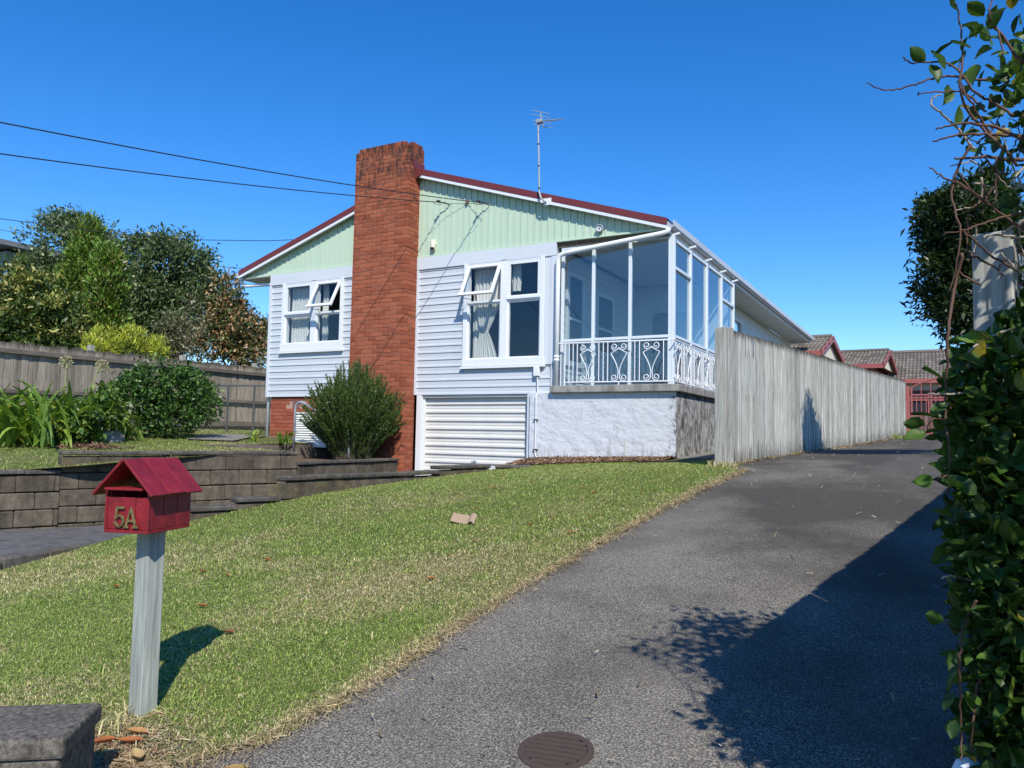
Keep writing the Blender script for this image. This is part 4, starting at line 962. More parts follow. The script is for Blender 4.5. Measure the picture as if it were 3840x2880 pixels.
# fence on the right of the driveway, mostly under the vine
f3 = thing('vine_fence', 'board fence toned blue grey for shade under the vine at the right edge', 'fence', (9.55, -10.4, -2.1))
A3 = np.array((9.56, -10.36)); d3 = np.array((.20, .98)); d3 /= np.linalg.norm(d3); n3 = np.array((d3[1], -d3[0]))
MAT['fenceshade'] = wood('shaded_board', (.30, .34, .36), (.42, .46, .48), .3, .5, 2, .12, .2)  # blue grey of the shade put into the board colour
palings(f3, A3+d3*.10, A3+d3*7.2, lambda s, p: float(zg(*p))+1.83, lambda s, p: float(zg(*p)), .150, 'fenceshade', 1, -.016, .02, .006, .005)
q = MB(); z_ = float(zg(*A3)); q.obox((A3[0], A3[1], z_+.90), ((n3[0], n3[1], 0), (d3[0], d3[1], 0), (0, 0, 1)), (.05, .045, .96)); obj('post', q, 'fencepost', f3, bevel=.006)
for z in (.4, 1.5): q = MB(); p0, p1 = A3-n3*.05, A3+d3*7.2-n3*.05; q.beam((*p0, float(zg(*p0))+z), (*p1, float(zg(*p1))+z), .05, .09); obj('rail', q, 'railwood', f3)

# ------------------------------------------------------------------ gate across the driveway
gt = thing('driveway_gate', 'dusty red steel bar gate closing the far end of the driveway', 'gate', (9.5, 16, -.55))
ex = np.array((.9968, -.08, 0)); ey = np.array((.08, .9968, 0)); G0 = np.array((8.44, 15.83, 0)); GW = 3.1
q = MB(); q.obox(G0+(0, 0, .27), (ex, ey, zz), (.055, .055, .82)); obj('gate_post', q, 'steel_red', gt, bevel=.006)
gp = lambda u, z: G0+ex*u+np.array((0, 0, z))
top = lambda u: 1.02+.42*math.sin(math.pi*min(max((u-.1)/(GW-.1), 0), 1))**.8
q = MB(); q.tube([gp(u, top(u)) for u in np.linspace(.12, GW, 24)], .026, 8); obj('top_rail', q, 'steel_red', gt)
for z in (.80, -.46): q = MB(); q.beam(gp(.10, z), gp(GW, z), .045, .05); obj('rail', q, 'steel_red', gt)
for u in (.115, GW): q = MB(); q.beam(gp(u, -.5), gp(u, 1.04), .045, .05, (1, 0, 0)); obj('stile', q, 'steel_red', gt)
u = .26; k = 0
while u < GW-.05:
    q = MB(); q.beam(gp(u, -.44), gp(u, .78 if k % 2 == 0 else top(u)-.02), .022, .022, (1, 0, 0)); obj('bar', q, 'steel_red', gt); u += .138; k += 1

# ------------------------------------------------------------------ neighbours behind
nb = thing('neighbour_house', 'brown brick house with grey tiled roofs and red gable edges behind the gate', 'house', (9, 25, -.6))
tl = MB(); TW, TC = .30, .33
us = np.linspace(0, 1, 9); wv = .022*np.cos(us*4*math.pi)
for u_, w_ in zip(us, wv): tl.v += [(u_*TW, -.02, .026+w_-.022), (u_*TW, -.02, .050+w_-.022), (u_*TW, TC+.03, .024+w_-.022)]
for i in range(8): a = 3*i; tl.f += [(a, a+3, a+4, a+1), (a+1, a+4, a+5, a+2)]
tme = tl.mesh('roof_tile'); tme.materials.append(MAT['tile'])
budget = [298]; restm = MB()
def tilefield(roof, o, du, dv, W, rowsN, want):
    """o lower left corner, du along the eave, dv up the slope (unit)"""
    n_ = np.cross(du, dv); M3 = Matrix((du, dv, n_)).transposed(); eul = M3.to_euler()
    for r_ in range(rowsN):
        k = 0; u_ = 0.0 if r_ % 2 == 0 else -.15
        while u_ < W-.05:
            p = o+du*u_+dv*(TC*r_)
            if budget[0] > 0 and want(u_, r_):
                obj('roof_tile', tme, None, roof, p, tuple(e+random.gauss(0, .004) for e in eul)); budget[0] -= 1
            else:
                restm.add([p+du*x+dv*y+n_*z for x, y, z in tl.v], tl.f)
            u_ += TW
def gabled(o, L, a, b, wall_z, nm):
    """roof with ridge along -ex from the gable end at o (ridge point), half span a, drop b"""
    up = np.array((0, 0, 1.)); rf = MB(); n0 = o-ey*a-up*b; f0 = o+ey*a-up*b
    rf.prism([n0-up*.06, o-up*.06, f0-up*.06, f0-up*.12, o-up*.12, n0-up*.12], -ex*L); roof = obj('roof', rf, 'brownbrick', nb)
    for s_, e in ((-1, n0), (1, f0)):
        q = MB(); q.beam(o+ex*.05-up*.06, e+ex*.05-up*.06+ey*s_*.05, .05, .20); obj('barge_board', q, 'steel_red', nb)
    q = MB(); q.prism([n0+ey*.25-up*.05-ex*.10, o-up*.16-ex*.10, f0-ey*.25-up*.05-ex*.10], -ex*.06); obj('gable_end', q, 'cream', nb)
    q = MB(); q.beam(n0-up*.06-ey*.03+ex*.02, n0-up*.06-ey*.03-ex*L, .04, .19); obj('fascia', q, 'steel_red', nb)
    dv = (o-n0)/np.linalg.norm(o-n0); tilefield(nb, n0-ex*L+up*.01, ex, dv, L, int(np.linalg.norm(o-n0)/TC), lambda u_, r_: u_ > L-2.7)
    dv = (o-f0)/np.linalg.norm(o-f0); rt = MB()
    q = MB(); q.tube([o+up*.02, o+up*.02-ex*L], .09, 8); obj('ridge_cap', q, 'tile', nb)
    q = MB(); q.obox(o-ex*(L/2+.5)+(0, 0, (wall_z-b-.7)/2-o[2]/2-.0), (ex, ey, zz), (L/2, a-.35, (o[2]-b+.6)/2)); obj('wall', q, 'brownbrick', nb)
gabled(np.array((5.86, 18.2, 3.14)), 6.0, 1.95, .74, 0, 'a')
gabled(np.array((7.50, 23.7, 3.15)), 6.0, 1.85, .74, 0, 'b')
e0 = np.array((7.0, 25.05, 2.0)); dv = np.array((0, 3.1, 1.5)); SLN = np.linalg.norm(dv); dv /= SLN; du = np.array((1., 0, 0))
q = MB(); q.prism([e0-(.0, 0, .03), e0+dv*SLN-(0, 0, .03), e0+dv*SLN+(0, 3.1, -1.53), e0+dv*SLN+(0, 3.1, -1.63), e0+dv*SLN-(0, 0, .15), e0-(0, 0, .13)], (9.5, 0, 0)); obj('roof', q, 'brownbrick', nb)
tilefield(nb, e0+(0, 0, .012), du, dv, 9.4, int(SLN/TC), lambda u_, r_: u_ < 5.9)
q = MB(); q.tube([e0+dv*SLN+(0, 0, .03), e0+dv*SLN+(9.5, 0, .03)], .1, 8); obj('ridge_cap', q, 'tile', nb)
tag(obj('roof_tiles', restm, 'tile', nb), kind='stuff')
q = MB(); q.box(7.0, 16.5, 24.99, 25.03, 1.84, 2.02); obj('fascia', q, 'steel_red', nb)
q = MB(); q.box(7.0, 16.5, 25.5, 25.7, -1, 2.0); obj('wall', q, 'cream', nb)
q = MB(); q.box(10.0, 16.5, 25.40, 25.49, -1, 1.98); q.box(7.0, 16.5, 25.38, 25.49, -1, .30); obj('wall', q, 'brownbrick', nb)
for x0, x1 in ((8.05, 8.95), (9.0, 9.95)):
    q = MB()
    for z0, z1 in ((.42, 1.15), (1.19, 1.56)): frame(q, x0, x1, z0, z1, .06, 25.36, 25.48)
    wn = obj('window', q, 'steel_red', nb); g = MB(); g.box(x0+.05, x1-.05, 25.44, 25.45, .46, 1.52); obj('pane', g, 'dark', wn)
q = MB(); q.box(8.0, 10.0, 25.33, 25.45, .30, .40); obj('window_sill', q, 'steel_red', nb)
bf = thing('brush_fence', 'low brown brushwood fence behind the red gate', 'fence', (10, 21, -.5))
MAT['brush'] = wood('brushwood', (.14, .11, .095), (.24, .19, .165), .1, .4, 2, .35)
for i in range(52): q = MB(); q.box(7.4+i*.12, 7.512+i*.12, 21.0, 21.03+.02*(i % 2), -.6, .30+random.uniform(-.04, .03)); obj('stake_panel', q, 'brush', bf)

bh = thing('blue_grey_house', 'blue grey house corner with grey roof at the left edge behind trees', 'house', (-29, 9, -1))
q = MB(); q.box(-36, -26.3, 5.7, 15, -1.2, 6.9); obj('wall', q, 'bluegrey', bh)
q = MB(); q.prism([(-36, 4.9, 7.0), (-25.6, 4.9, 7.0), (-25.6, 4.9, 7.22), (-31, 4.9, 8.2), (-36, 4.9, 7.4)], (0, 10.5, 0)); obj('roof', q, 'greyroof', bh)
q = MB(); q.box(-36, -25.58, 4.86, 4.89, 6.98, 7.2); obj('fascia', q, 'greyroof', bh)
# ------------------------------------------------------------------ foliage
def unit(a): return a/(np.linalg.norm(a, axis=-1, keepdims=True)+1e-9)
def lobe_points(lobes, n_, inner=.55):
    """points in the outer shell of a set of ellipsoids, with an uneven surface; returns points and outward directions"""
    lb_ = np.array(lobes, float); wt = (lb_[:, 3]*lb_[:, 4]*lb_[:, 5])**(2/3); k = RNG.choice(len(lb_), n_, p=wt/wt.sum())
    d = unit(RNG.normal(size=(n_, 3))); L = lb_[k]
    r = inner+(1-inner)*RNG.random(n_)**.6
    bump = 1+.10*np.sin(d[:, 0]*7+k*2.1)+.10*np.sin(d[:, 1]*8+k*1.3)+.09*np.sin(d[:, 2]*9+k)
    return L[:, :3]+d*L[:, 3:]*(r*bump)[:, None], unit(d/L[:, 3:])
def leaves(p, dirs, length, width, cols, up=.3, spread=.9, fold=.12, lenvar=.35):
    """rhombic folded leaves at p"""
    n_ = len(p); a = unit(dirs*.55+RNG.normal(size=(n_, 3))*spread+np.array((0, 0, up)))
    nrm = unit(np.cross(a, RNG.normal(size=(n_, 3)))); nrm = np.where((nrm@np.array((0, 0, 1.)))[:, None] < 0, -nrm, nrm); nrm = unit(nrm+dirs*.35+np.array((0, 0, .25)))
    b = unit(np.cross(nrm, a)); nrm = np.cross(a, b)
    L = (length*(1+lenvar*RNG.normal(size=n_)).clip(.5, 1.7))[:, None]; W = L*(width/length)*.5
    v0 = p; v1 = p+a*L*.45+b*W+nrm*L*fold; v2 = p+a*L; v3 = p+a*L*.45-b*W+nrm*L*fold
    V = np.stack([v0, v1, v2, v3], 1).reshape(-1, 3); F = np.arange(4*n_).reshape(-1, 4); C = np.repeat(cols, 4, axis=0)
    return V, F, C
def palette(n_, stops, var=.25, w=None):
    s = np.array(stops, float); k = RNG.choice(len(s), n_, p=w); return s[k]*(1+var*RNG.normal(size=(n_, 1))).clip(.45, 1.7)
def clusters(lobes, nc, per, sig, inner=.6):
    p, d = lobe_points(lobes, nc, inner); idx = np.repeat(np.arange(nc), per)
    return p[idx]+RNG.normal(size=(nc*per, 3))*sig, d[idx], idx
def tree(name, label, cat, base, trunk_h, r0, lobes, nc, per, sig, length, width, stops, w=None, group=None, inner=.6, up=.3, tipcol=None, spread=.9, limbs=True, var=.25, rough=6):
    t = thing(name, label, cat, base, group); base = np.array(base, float)
    q = MB(); top = np.array(lobes[0][:3], float); mid = base+(0, 0, trunk_h)
    q.tube([base-(0, 0, .2), base*.6+mid*.4+(.05*r0, .1*r0, 0), mid, mid*.4+top*.6], [r0*1.25, r0, r0*.8, r0*.35], 8)
    if limbs:
        for l in lobes:
            c_ = np.array(l[:3], float); s_ = mid*.5+base*.5 if c_[2] < mid[2] else mid
            q.tube([s_, s_*.5+c_*.5+RNG.normal(size=3)*.1*l[3], c_], [r0*.5, r0*.32, r0*.12], 6)
            for _ in range(3):
                e_ = c_+unit(RNG.normal(size=3))*np.array(l[3:])*.8; q.tube([c_*.7+s_*.3, c_*.4+e_*.6, e_], [r0*.2, r0*.12, r0*.04], 5)
    obj('trunk', q, 'bark', t, smooth=True)
    lobes = list(lobes)+[(*(np.array(l[:3])+unit(RNG.normal(size=3)+np.array((0, 0, .3)))*np.array(l[3:])*RNG.uniform(.75, 1.08)), *(np.array(l[3:])*RNG.uniform(.18, .38))) for l in lobes for _ in range(rough)]
    p, d, idx = clusters(lobes, nc, per, sig, inner); cols = palette(len(p), stops, var, w); cols *= (1+.18*RNG.normal(size=(nc, 1)))[idx].clip(.6, 1.5)
    if tipcol is not None:
        f = (RNG.random(nc) < .5)[idx] & (d[:, 2] > -.1) & (RNG.random(len(p)) < .75); cols[f] = palette(int(f.sum()), tipcol, .2)
    V, F, C = leaves(p, d, length, width, cols, up, spread)
    tag(obj('crown', npmesh('crown', V, F, C), 'leaf', t), kind='stuff'); return t
def L3(px, py, Z, rx, ry=None, rz=None): c_ = P(px, py, Z); return (*c_, rx, ry or rx, rz or rx)
v2 = lambda x: x*1.736
PO = [(.075, .125, .042), (.11, .165, .062), (.165, .21, .105), (.27, .30, .185)]
tree('pohutukawa_tree', 'broad grey green tree rising highest at the far left', 'tree', P(330, 1560, 31), 2.5, .3,
     [L3(250, 930, 31, 1.5, 1.5, 1.1), L3(165, 1060, 31, 1.1), L3(330, 870, 31.5, 1.0, 1.0, .55), L3(420, 985, 31.5, 1.0), L3(250, 1150, 31, 1.9, 1.6, 1.3), L3(450, 1150, 31.5, 1.4, 1.3, 1.8)], 1700, 16, .15, .165, .07, PO, [.3, .35, .25, .1], 'trees beyond the boundary fence')
tree('pohutukawa_tree', 'tall dark green domed tree in the middle of the tree row', 'tree', P(640, 1560, 30), 2.5, .3,
     [L3(640, 985, 30, 1.15, 1.2, 1.1), L3(545, 920, 30, .55, .6, .45), L3(735, 1030, 30, .75, .9, 1.15), L3(560, 1120, 30, 1.2, 1.2, 1.2), L3(700, 1190, 30, 1.4, 1.3, 1.4), L3(500, 1260, 29.5, 1.3, 1.2, 1.2), L3(815, 1190, 30, .75, .8, 1.1)], 1700, 16, .15, .165, .07, PO, [.35, .35, .22, .08], 'trees beyond the boundary fence')
CO = [(.125, .22, .030), (.165, .275, .040), (.08, .15, .02), (.20, .165, .045)]
tree('conifer_tree', 'tall pointed bright green conifer behind the fence', 'tree', P(310, 1560, 27), 3.5, .2,
     [L3(332, 880, 27, .30, .3, .6), L3(322, 970, 27, .55, .5, .8), L3(300, 1100, 26.8, .72, .7, 1.1), L3(285, 1260, 26.6, .85, .8, 1.0)], 1500, 14, .09, .15, .05, CO, [.4, .3, .2, .1], 'trees beyond the boundary fence', .75, .9, None, .45, False, .25, 0)
tree('conifer_tree', 'shorter rounded green conifer right of the pointed one', 'tree', P(400, 1560, 25.5), 3.0, .18,
     [L3(405, 985, 25.5, .36, .36, .5), L3(405, 1080, 25.5, .52, .5, .8), L3(395, 1220, 25.5, .58, .55, .9), L3(385, 1330, 25.5, .55, .55, .6)], 1200, 14, .09, .15, .05, CO, [.35, .3, .2, .15], 'trees beyond the boundary fence', .75, .9, None, .45, False, .25, 0)
tree('loquat_tree', 'broad tree with pale yellow green leaf tips at the left edge', 'tree', P(90, 1540, 23), 1.8, .2,
     [L3(60, 1085, 23, .75), L3(150, 1125, 23, .8), L3(-40, 1150, 23, .9), L3(220, 1190, 23, .75), L3(90, 1230, 23, 1.1, 1, .8), L3(-20, 1270, 23, .9), L3(230, 1270, 23, .8, .8, .6)], 1150, 15, .10, .155, .06,
     [(.055, .095, .022), (.085, .14, .03), (.14, .18, .045)], [.45, .35, .2], 'trees beyond the boundary fence', .7, .3, [(.40, .38, .10), (.31, .33, .08), (.46, .42, .14)])
tree('dry_leaf_tree', 'tree with brown dying leaves beside the house corner', 'tree', P(900, 1560, 29), 2.0, .16,
     [L3(850, 1110, 29, .55, .6, .8), L3(880, 1230, 29, .9, .8, .8), L3(960, 1260, 29.5, .75, .8, .65), L3(800, 1270, 28.5, .7, .7, .8), L3(930, 1330, 29, 1.0, .9, .5)], 950, 14, .13, .15, .06,
     [(.46, .30, .15), (.40, .22, .10), (.52, .38, .22), (.08, .12, .035), (.055, .09, .03)], [.17, .14, .12, .32, .25], 'trees beyond the boundary fence', .6, .1)
tree('feathery_shrub', 'bright yellow green feathery shrub poking above the boundary fence', 'shrub', P(470, 1500, 21.5), .8, .05,
     [L3(380, 1290, 21, .42, .4, .32), L3(420, 1290, 21, .2, .2, .36), L3(500, 1285, 21.5, .3, .3, .38), L3(580, 1310, 22, .4, .35, .28)], 420, 14, .06, .11, .018, [(.40, .44, .04), (.50, .50, .06), (.26, .34, .04)], None, None, .4, .9, None, .5)
tree('twiggy_shrub', 'thin grey twiggy shrub behind the fence left of the dry tree', 'shrub', P(690, 1500, 24), 1.0, .06,
     [L3(650, 1250, 24, .6, .5, .6), L3(720, 1200, 24.5, .5, .5, .6), L3(680, 1330, 24, .8, .6, .4)], 240, 10, .10, .11, .035, [(.17, .155, .085), (.10, .12, .045), (.24, .21, .13)], None, None, .4, .3)
# shrubs of the front garden
tree('round_shrub', 'big rounded dark green shrub in front of the boundary fence', 'shrub', (*P(610, 1625, 15.6)[:2], -.98), .35, .06,
     [L3(600, 1440, 15.6, .75, .7, .45), L3(520, 1500, 15.4, .55, .55, .4), L3(690, 1490, 15.7, .65, .6, .5), L3(640, 1570, 15.5, .75, .6, .35), L3(500, 1450, 15.5, .35, .35, .3), L3(760, 1520, 15.8, .35, .4, .35)], 1100, 11, .06, .075, .04,
     [(.045, .105, .020), (.070, .150, .028), (.105, .20, .04), (.030, .07, .016)], None, None, .55, .2)
tree('citrus_shrub', 'small glossy leaved shrub between the strap leaves and the round shrub', 'shrub', (*P(330, 1650, 13.7)[:2], -1.09), .25, .03,
     [L3(300, 1590, 13.5, .35, .35, .28), L3(370, 1540, 13.8, .35, .35, .28), L3(240, 1600, 13.4, .28, .28, .22), L3(400, 1490, 14, .25, .25, .2)], 230, 10, .05, .085, .05,
     [(.05, .11, .02), (.09, .17, .028), (.15, .23, .04)], None, None, .4, .2)
# strap leaved lilies: each leaf a piece
strap = []
for v in range(5):
    Ls, bend, wd = .62+.07*v, .5+.28*v, .021; q = MB(); pts = []
    a0 = rad(80-9*v); x_, z_ = 0, 0; S = 8
    for i in range(S+1):
        t = i/S; wv_ = wd*(.6+.8*math.sin(math.pi*(t*.85+.12)))*(1-.75*max(0, t-.6)/.4)
        pts.append((x_, z_, wv_)); an_ = a0-bend*1.6*t*t; x_ += Ls/S*math.cos(an_); z_ += Ls/S*math.sin(an_)
    for x_, z_, wv_ in pts: q.v += [(x_, -wv_, z_+.006), (x_, 0, z_-.004), (x_, wv_, z_+.006)]
    for i in range(S): a = 3*i; q.f += [(a, a+1, a+4, a+3), (a+1, a+2, a+5, a+4)]
    strap.append(q)
MAT['strapleaf'] = leafmat('strap_leaf', (.085, .17, .024), (.20, .31, .046), 1)
smesh = []
for q in strap: me = q.mesh('strap_leaf', True); me.materials.append(MAT['strapleaf']); smesh.append(me)
def lily(label, px, py, Z, n_, sc, spread, group='strap leaved lilies in the flower bed'):
    b = P(px, py, Z); b = np.array((b[0], b[1], float(zu(b[0], b[1])))); t = thing('lily_plant', label, 'plant', b, group)
    for i in range(n_):
        o = obj('strap_leaf', random.choice(smesh), None, t, b+(random.gauss(0, spread), random.gauss(0, spread*.7), 0), (random.gauss(0, .12), random.gauss(0, .15), random.uniform(0, 6.28)))
        k = sc*random.uniform(.75, 1.25); o.scale = (k, k*1.05, k*random.uniform(.9, 1.3))
    return t, b
lily('leafy lily clump at the far left edge of the flower bed', -60, 1655, 13.3, 110, 1.38, .36)
t1, b1 = lily('lily clump with broad drooping leaves left of the seed heads', 110, 1655, 13.3, 130, 1.38, .40)
t2, b2 = lily('lily clump below the left seed head', 240, 1640, 13.9, 115, 1.35, .38)
lily('lower dark lily clump between the citrus shrub and the round shrub', 440, 1620, 14.6, 36, .75, .28)
lily('small lily tuft beside the concrete step of the house', 955, 1668, 15.3, 24, .42, .05)
lily('small lily tuft left of the cream cabinet', 1062, 1668, 15.0, 28, .42, .06)
def seedhead(t, b, px, py, Z, r):
    c_ = P(px, py, Z); q = MB(); q.tube([b+(0, 0, .3), b*.5+c_*.5+(0, 0, .12), c_], .009, 6); obj('stalk', q, 'stalkgreen', t)
    q = MB(); d_ = unit(RNG.normal(size=(90, 3)))
    for e in d_: q.tube([c_, c_+e*r*.8], .0022, 3, False); q.lathe(c_+e*r*.75, [(.003, 0), (.009, r*.12), (.004, r*.25)], 5, e)
    obj('seed_head', q, 'seed', t)
MAT['stalkgreen'] = paint('stalk_green', (.26, .30, .10), .6, .2, 9); MAT['seed'] = paint('seed_head', (.36, .33, .17), .7, .3, 20, (.14, .13, .06))
seedhead(t2, b2, 248, 1357, 13.9, .125); seedhead(t2, b2, 383, 1373, 14.0, .125)
rk = MB(); c_ = P(405, 1628, 14.1); rk.lathe((c_[0], c_[1], float(zu(c_[0], c_[1]))-.06), [(.20, 0), (.27, .08), (.24, .20), (.13, .27), (.01, .28)], 9)
rk.v = [(x+.03*math.sin(y*31+z*17), y+.03*math.sin(x*29+z*13), z+.02*math.sin(x*23+y*19)) for x, y, z in rk.v]; tag(obj('garden_rock', rk, 'rock', bevel=.02), 'pale rough rock at the edge of the flower bed', 'rock')

# rosemary bush: upright stems thick with needles
def rosemary(label, base, ns, H, R):
    t = thing('rosemary_bush', label, 'bush', base); b = np.array(base); Vs, Cs = [], []; q = MB(); needles = []
    for i in range(ns):
        a = random.uniform(0, 6.28); rr = math.sqrt(random.random()); ln = .30+1.05*rr*random.uniform(.7, 1.2); h = H*random.uniform(.45, 1.08)*(1-.30*rr*rr)
        p0 = b+np.array((math.cos(a)*rr*R*.45, math.sin(a)*rr*R*.45, .0)); d = np.array((math.cos(a)*ln*R*.46*rr/.8, math.sin(a)*ln*R*.44*rr/.8, h))
        ts = np.linspace(0, 1, 8); c_ = np.array([p0+d*s*np.array((s**.35, s**.35, 1))+np.array((0, 0, -.10*rr*s*s)) for s in ts]); q.tube(c_, [.008*(1-.8*s) for s in ts], 4, False)
        m_ = 165; s = RNG.random(m_)**.75; k = np.clip((s*7).astype(int), 0, 6); f = s*7-k; pp = c_[k]*(1-f)[:, None]+c_[k+1]*f[:, None]; tg = unit(c_[k+1]-c_[k])
        needles.append((pp, tg, np.full(m_, rr)))
    obj('stems', q, 'bark', t)
    pp = np.concatenate([n_[0] for n_ in needles]); tg = np.concatenate([n_[1] for n_ in needles])
    cols = palette(len(pp), [(.048, .100, .017), (.078, .145, .025), (.028, .062, .012), (.12, .175, .038)], .25)
    a = unit(tg*1.0+RNG.normal(size=pp.shape)*.42); sd_ = unit(np.cross(a, RNG.normal(size=pp.shape))); L = (.038+.022*RNG.random(len(pp)))[:, None]
    V = np.stack([pp-sd_*.0055, pp+sd_*.0055, pp+a*L+sd_*.004, pp+a*L-sd_*.004], 1).reshape(-1, 3)
    tag(obj('needles', npmesh('needles', V, np.arange(len(V)).reshape(-1, 4), np.repeat(cols, 4, 0)), 'leaf', t), kind='stuff')
rosemary('large spiky dark green rosemary bush in front of the chimney', (-.60, -1.15, -1.32), 980, 1.85, .80)

# clipped tree on the right of the driveway
tree('clipped_tree', 'dark clipped tree standing above the vine on the right', 'tree', (9.85, .1, -1.05), 1.6, .08,
     [L3(3640, 945, 11.2, .62, .6, .85), L3(3600, 1080, 11.1, .57, .56, .64), L3(3680, 800, 11.2, .52, .52, .48), L3(3660, 1180, 11.1, .52, .52, .43), L3(3615, 860, 11.1, .57, .56, .68), L3(3780, 970, 11.3, .6, .52, .8), L3(3880, 1060, 11.3, .52, .52, .85)],
     3600, 10, .06, .10, .031, [(.016, .034, .009), (.026, .050, .013), (.045, .075, .02)], None, None, .45, .1, None, .8)

# ------------------------------------------------------------------ the vine at the right edge
def leafmesh(v):
    q = MB(); n_ = 5; up_ = []
    out = [(0, 0), (.16, .20), (.40, .30), (.68, .24), (.88, .11), (1.0, 0)]
    for t, w_ in out: q.v += [(t, -w_, .10*w_/.3+.03*math.sin(t*6+v)), (t, 0, -.02-.10*t*t*(.5+.3*v)), (t, w_, .10*w_/.3-.03*math.sin(t*5+v))]
    for i in range(5): a = 3*i; q.f += [(a, a+1, a+4, a+3), (a+1, a+2, a+5, a+4)]
    me = q.mesh('leaf', True); me.materials.append(MAT['vineleaf']); return me, q
VL = [leafmesh(v) for v in range(3)]
vine = thing('vine', 'leafy climbing vine with bare twigs filling the right edge of the picture', 'vine', (9.6, -10.7, -2.1))
lobesV = [L3(3830, 180, 2.15, .15, .2, .13), L3(3740, 260, 2.1, .08, .1, .08), L3(3860, 420, 2.2, .16, .2, .14), L3(3770, 1560, 2.15, .10, .13, .10), L3(3850, 1500, 2.2, .13, .16, .16), L3(3800, 1720, 2.1, .13, .15, .11), L3(3800, 1930, 2.1, .12, .15, .12),
          L3(3830, 2150, 2.05, .11, .14, .12), L3(3850, 2400, 2.0, .10, .14, .12), L3(3890, 2680, 2.0, .10, .14, .14), L3(3850, 1300, 2.3, .10, .14, .10), L3(3640, 1480, 2.1, .05, .07, .06)]
def vleaf(p, d, ln, idx=None):
    a = Vector(d).normalized(); nz = Vector((random.gauss(0, .5), random.gauss(0, .5)-.35, .55+random.gauss(0, .4))); b = nz.cross(a).normalized(); c = a.cross(b)
    o = obj('leaf', random.choice(VL)[0] if idx is None else VL[idx][0], None, vine, p, Matrix((a, b, c)).transposed().to_euler()); o.scale = (ln, ln, ln); return o
pp, dd = lobe_points(lobesV, 255, .75)
for p_, d_ in zip(pp, dd): vleaf(p_, d_*.8+np.array((random.gauss(0, .6), random.gauss(0, .6), random.gauss(-.15, .5))), random.uniform(.032, .058))
for px, py, dx, dz in ((3590, 2440, -.4, -.8), (3590, 2520, -.5, -.8), (3575, 2600, -.5, -.9), (3585, 2700, -.3, -1), (3620, 2590, .5, -.9), (3540, 2330, -.7, .3), (3580, 2300, -.1, .9), (3500, 1800, -.9, -.1), (3545, 1780, -.6, .5), (3530, 1420, -.6, .4), (3545, 1510, -.5, -.5), (3500, 1560, -.9, .1), (3470, 1620, -.9, -.3),
    (3470, 1595, -1, .1), (3560, 1730, -.2, .9), (3620, 1640, -.3, .8), (3700, 1690, 0, 1), (3560, 1960, -.6, -.2), (3470, 230, -.6, .5), (3500, 215, .7, .5), (3490, 240, .3, -.8), (3545, 260, -.4, .5), (3560, 320, -.2, -.9), (3590, 40, -.3, .9), (3690, 60, -.5, .3), (3700, 110, .6, .6), (3670, 100, -.8, 0), (3640, 180, -.8, .2), (3660, 240, -.2, -1), (3600, 400, -.2, -.8)):
    vleaf(P(px, py, 1.98 if py > 2200 else 2.05), np.array(R_)*dx+np.array((0, -.25, dz)), random.uniform(.05, .068))
restV = MB()
def addleaf(mb, p, d, ln):
    a = unit(np.array(d)); nz = np.array((random.gauss(0, .6), random.gauss(0, .6), .6)); b = unit(np.cross(nz, a)); c = np.cross(a, b); q = random.choice(VL)[1]
    mb.add([p+ln*(a*x+b*y+c*z) for x, y, z in q.v], q.f)
lobesW = [(*P(3735, 1430, 2.1), .11, .12, .12), (*P(3735, 1620, 2.08), .12, .12, .13), (*P(3745, 1820, 2.05), .12, .12, .13), (*P(3755, 2030, 2.05), .12, .12, .13), (*P(3775, 2260, 2.02), .11, .12, .14), (*P(3795, 2500, 2.0), .11, .12, .14), (*P(3805, 2760, 2.0), .11, .12, .14), (*P(3810, 1240, 2.2), .07, .1, .08),
          (*P(3900, 300, 2.35), .22, .25, .2), (*P(3890, 1500, 2.45), .22, .22, .25), (*P(3900, 1800, 2.4), .22, .22, .25), (*P(3900, 2100, 2.35), .2, .22, .25), (*P(3930, 2500, 2.3), .2, .22, .3), (*P(3800, 1650, 2.4), .14, .14, .22), (*P(3820, 2000, 2.35), .13, .13, .22),
          (*P(4100, 700, 2.3), .25, .3, .4), (*P(4100, 1500, 2.2), .3, .4, .6), (*P(4200, 2300, 2.0), .3, .4, .5), (*P(4300, 300, 2.1), .35, .4, .3), (9.98, -10.95, -.25, .26, .28, .3), (9.95, -10.45, -.05, .3, .45, .28), (10.1, -10.7, .25, .35, .4, .35), (10.05, -9.9, -.1, .3, .6, .25), (10.15, -11.35, -.55, .3, .4, .35), (10.2, -11.5, -1.0, .3, .45, .4), (10.1, -11.2, -1.35, .3, .4, .4), (10.0, -11.0, -.3, .28, .3, .3)]  # last lobes are out of view, added to shade the boards and leaves
pp, dd = lobe_points(lobesW[:8], 2900, .25); p2_, d2_ = lobe_points(lobesW[8:], 4600, .3); pp, dd = np.r_[pp, p2_], np.r_[dd, d2_]
for p_, d_ in zip(pp, dd): addleaf(restV, p_, d_*.6+RNG.normal(size=3)*.6, random.choice((.034, .045, .058, .075))*random.uniform(.8, 1.15))
tag(obj('inner_and_shading_leaves', restV, 'vineleaf', vine), kind='stuff')
MAT['stem'] = paint('brown_stem', (.10, .050, .032), .7, .4, 30, (.05, .03, .02)); MAT['drystem'] = paint('pale_dry_stem', (.30, .25, .19), .7, .4, 30)
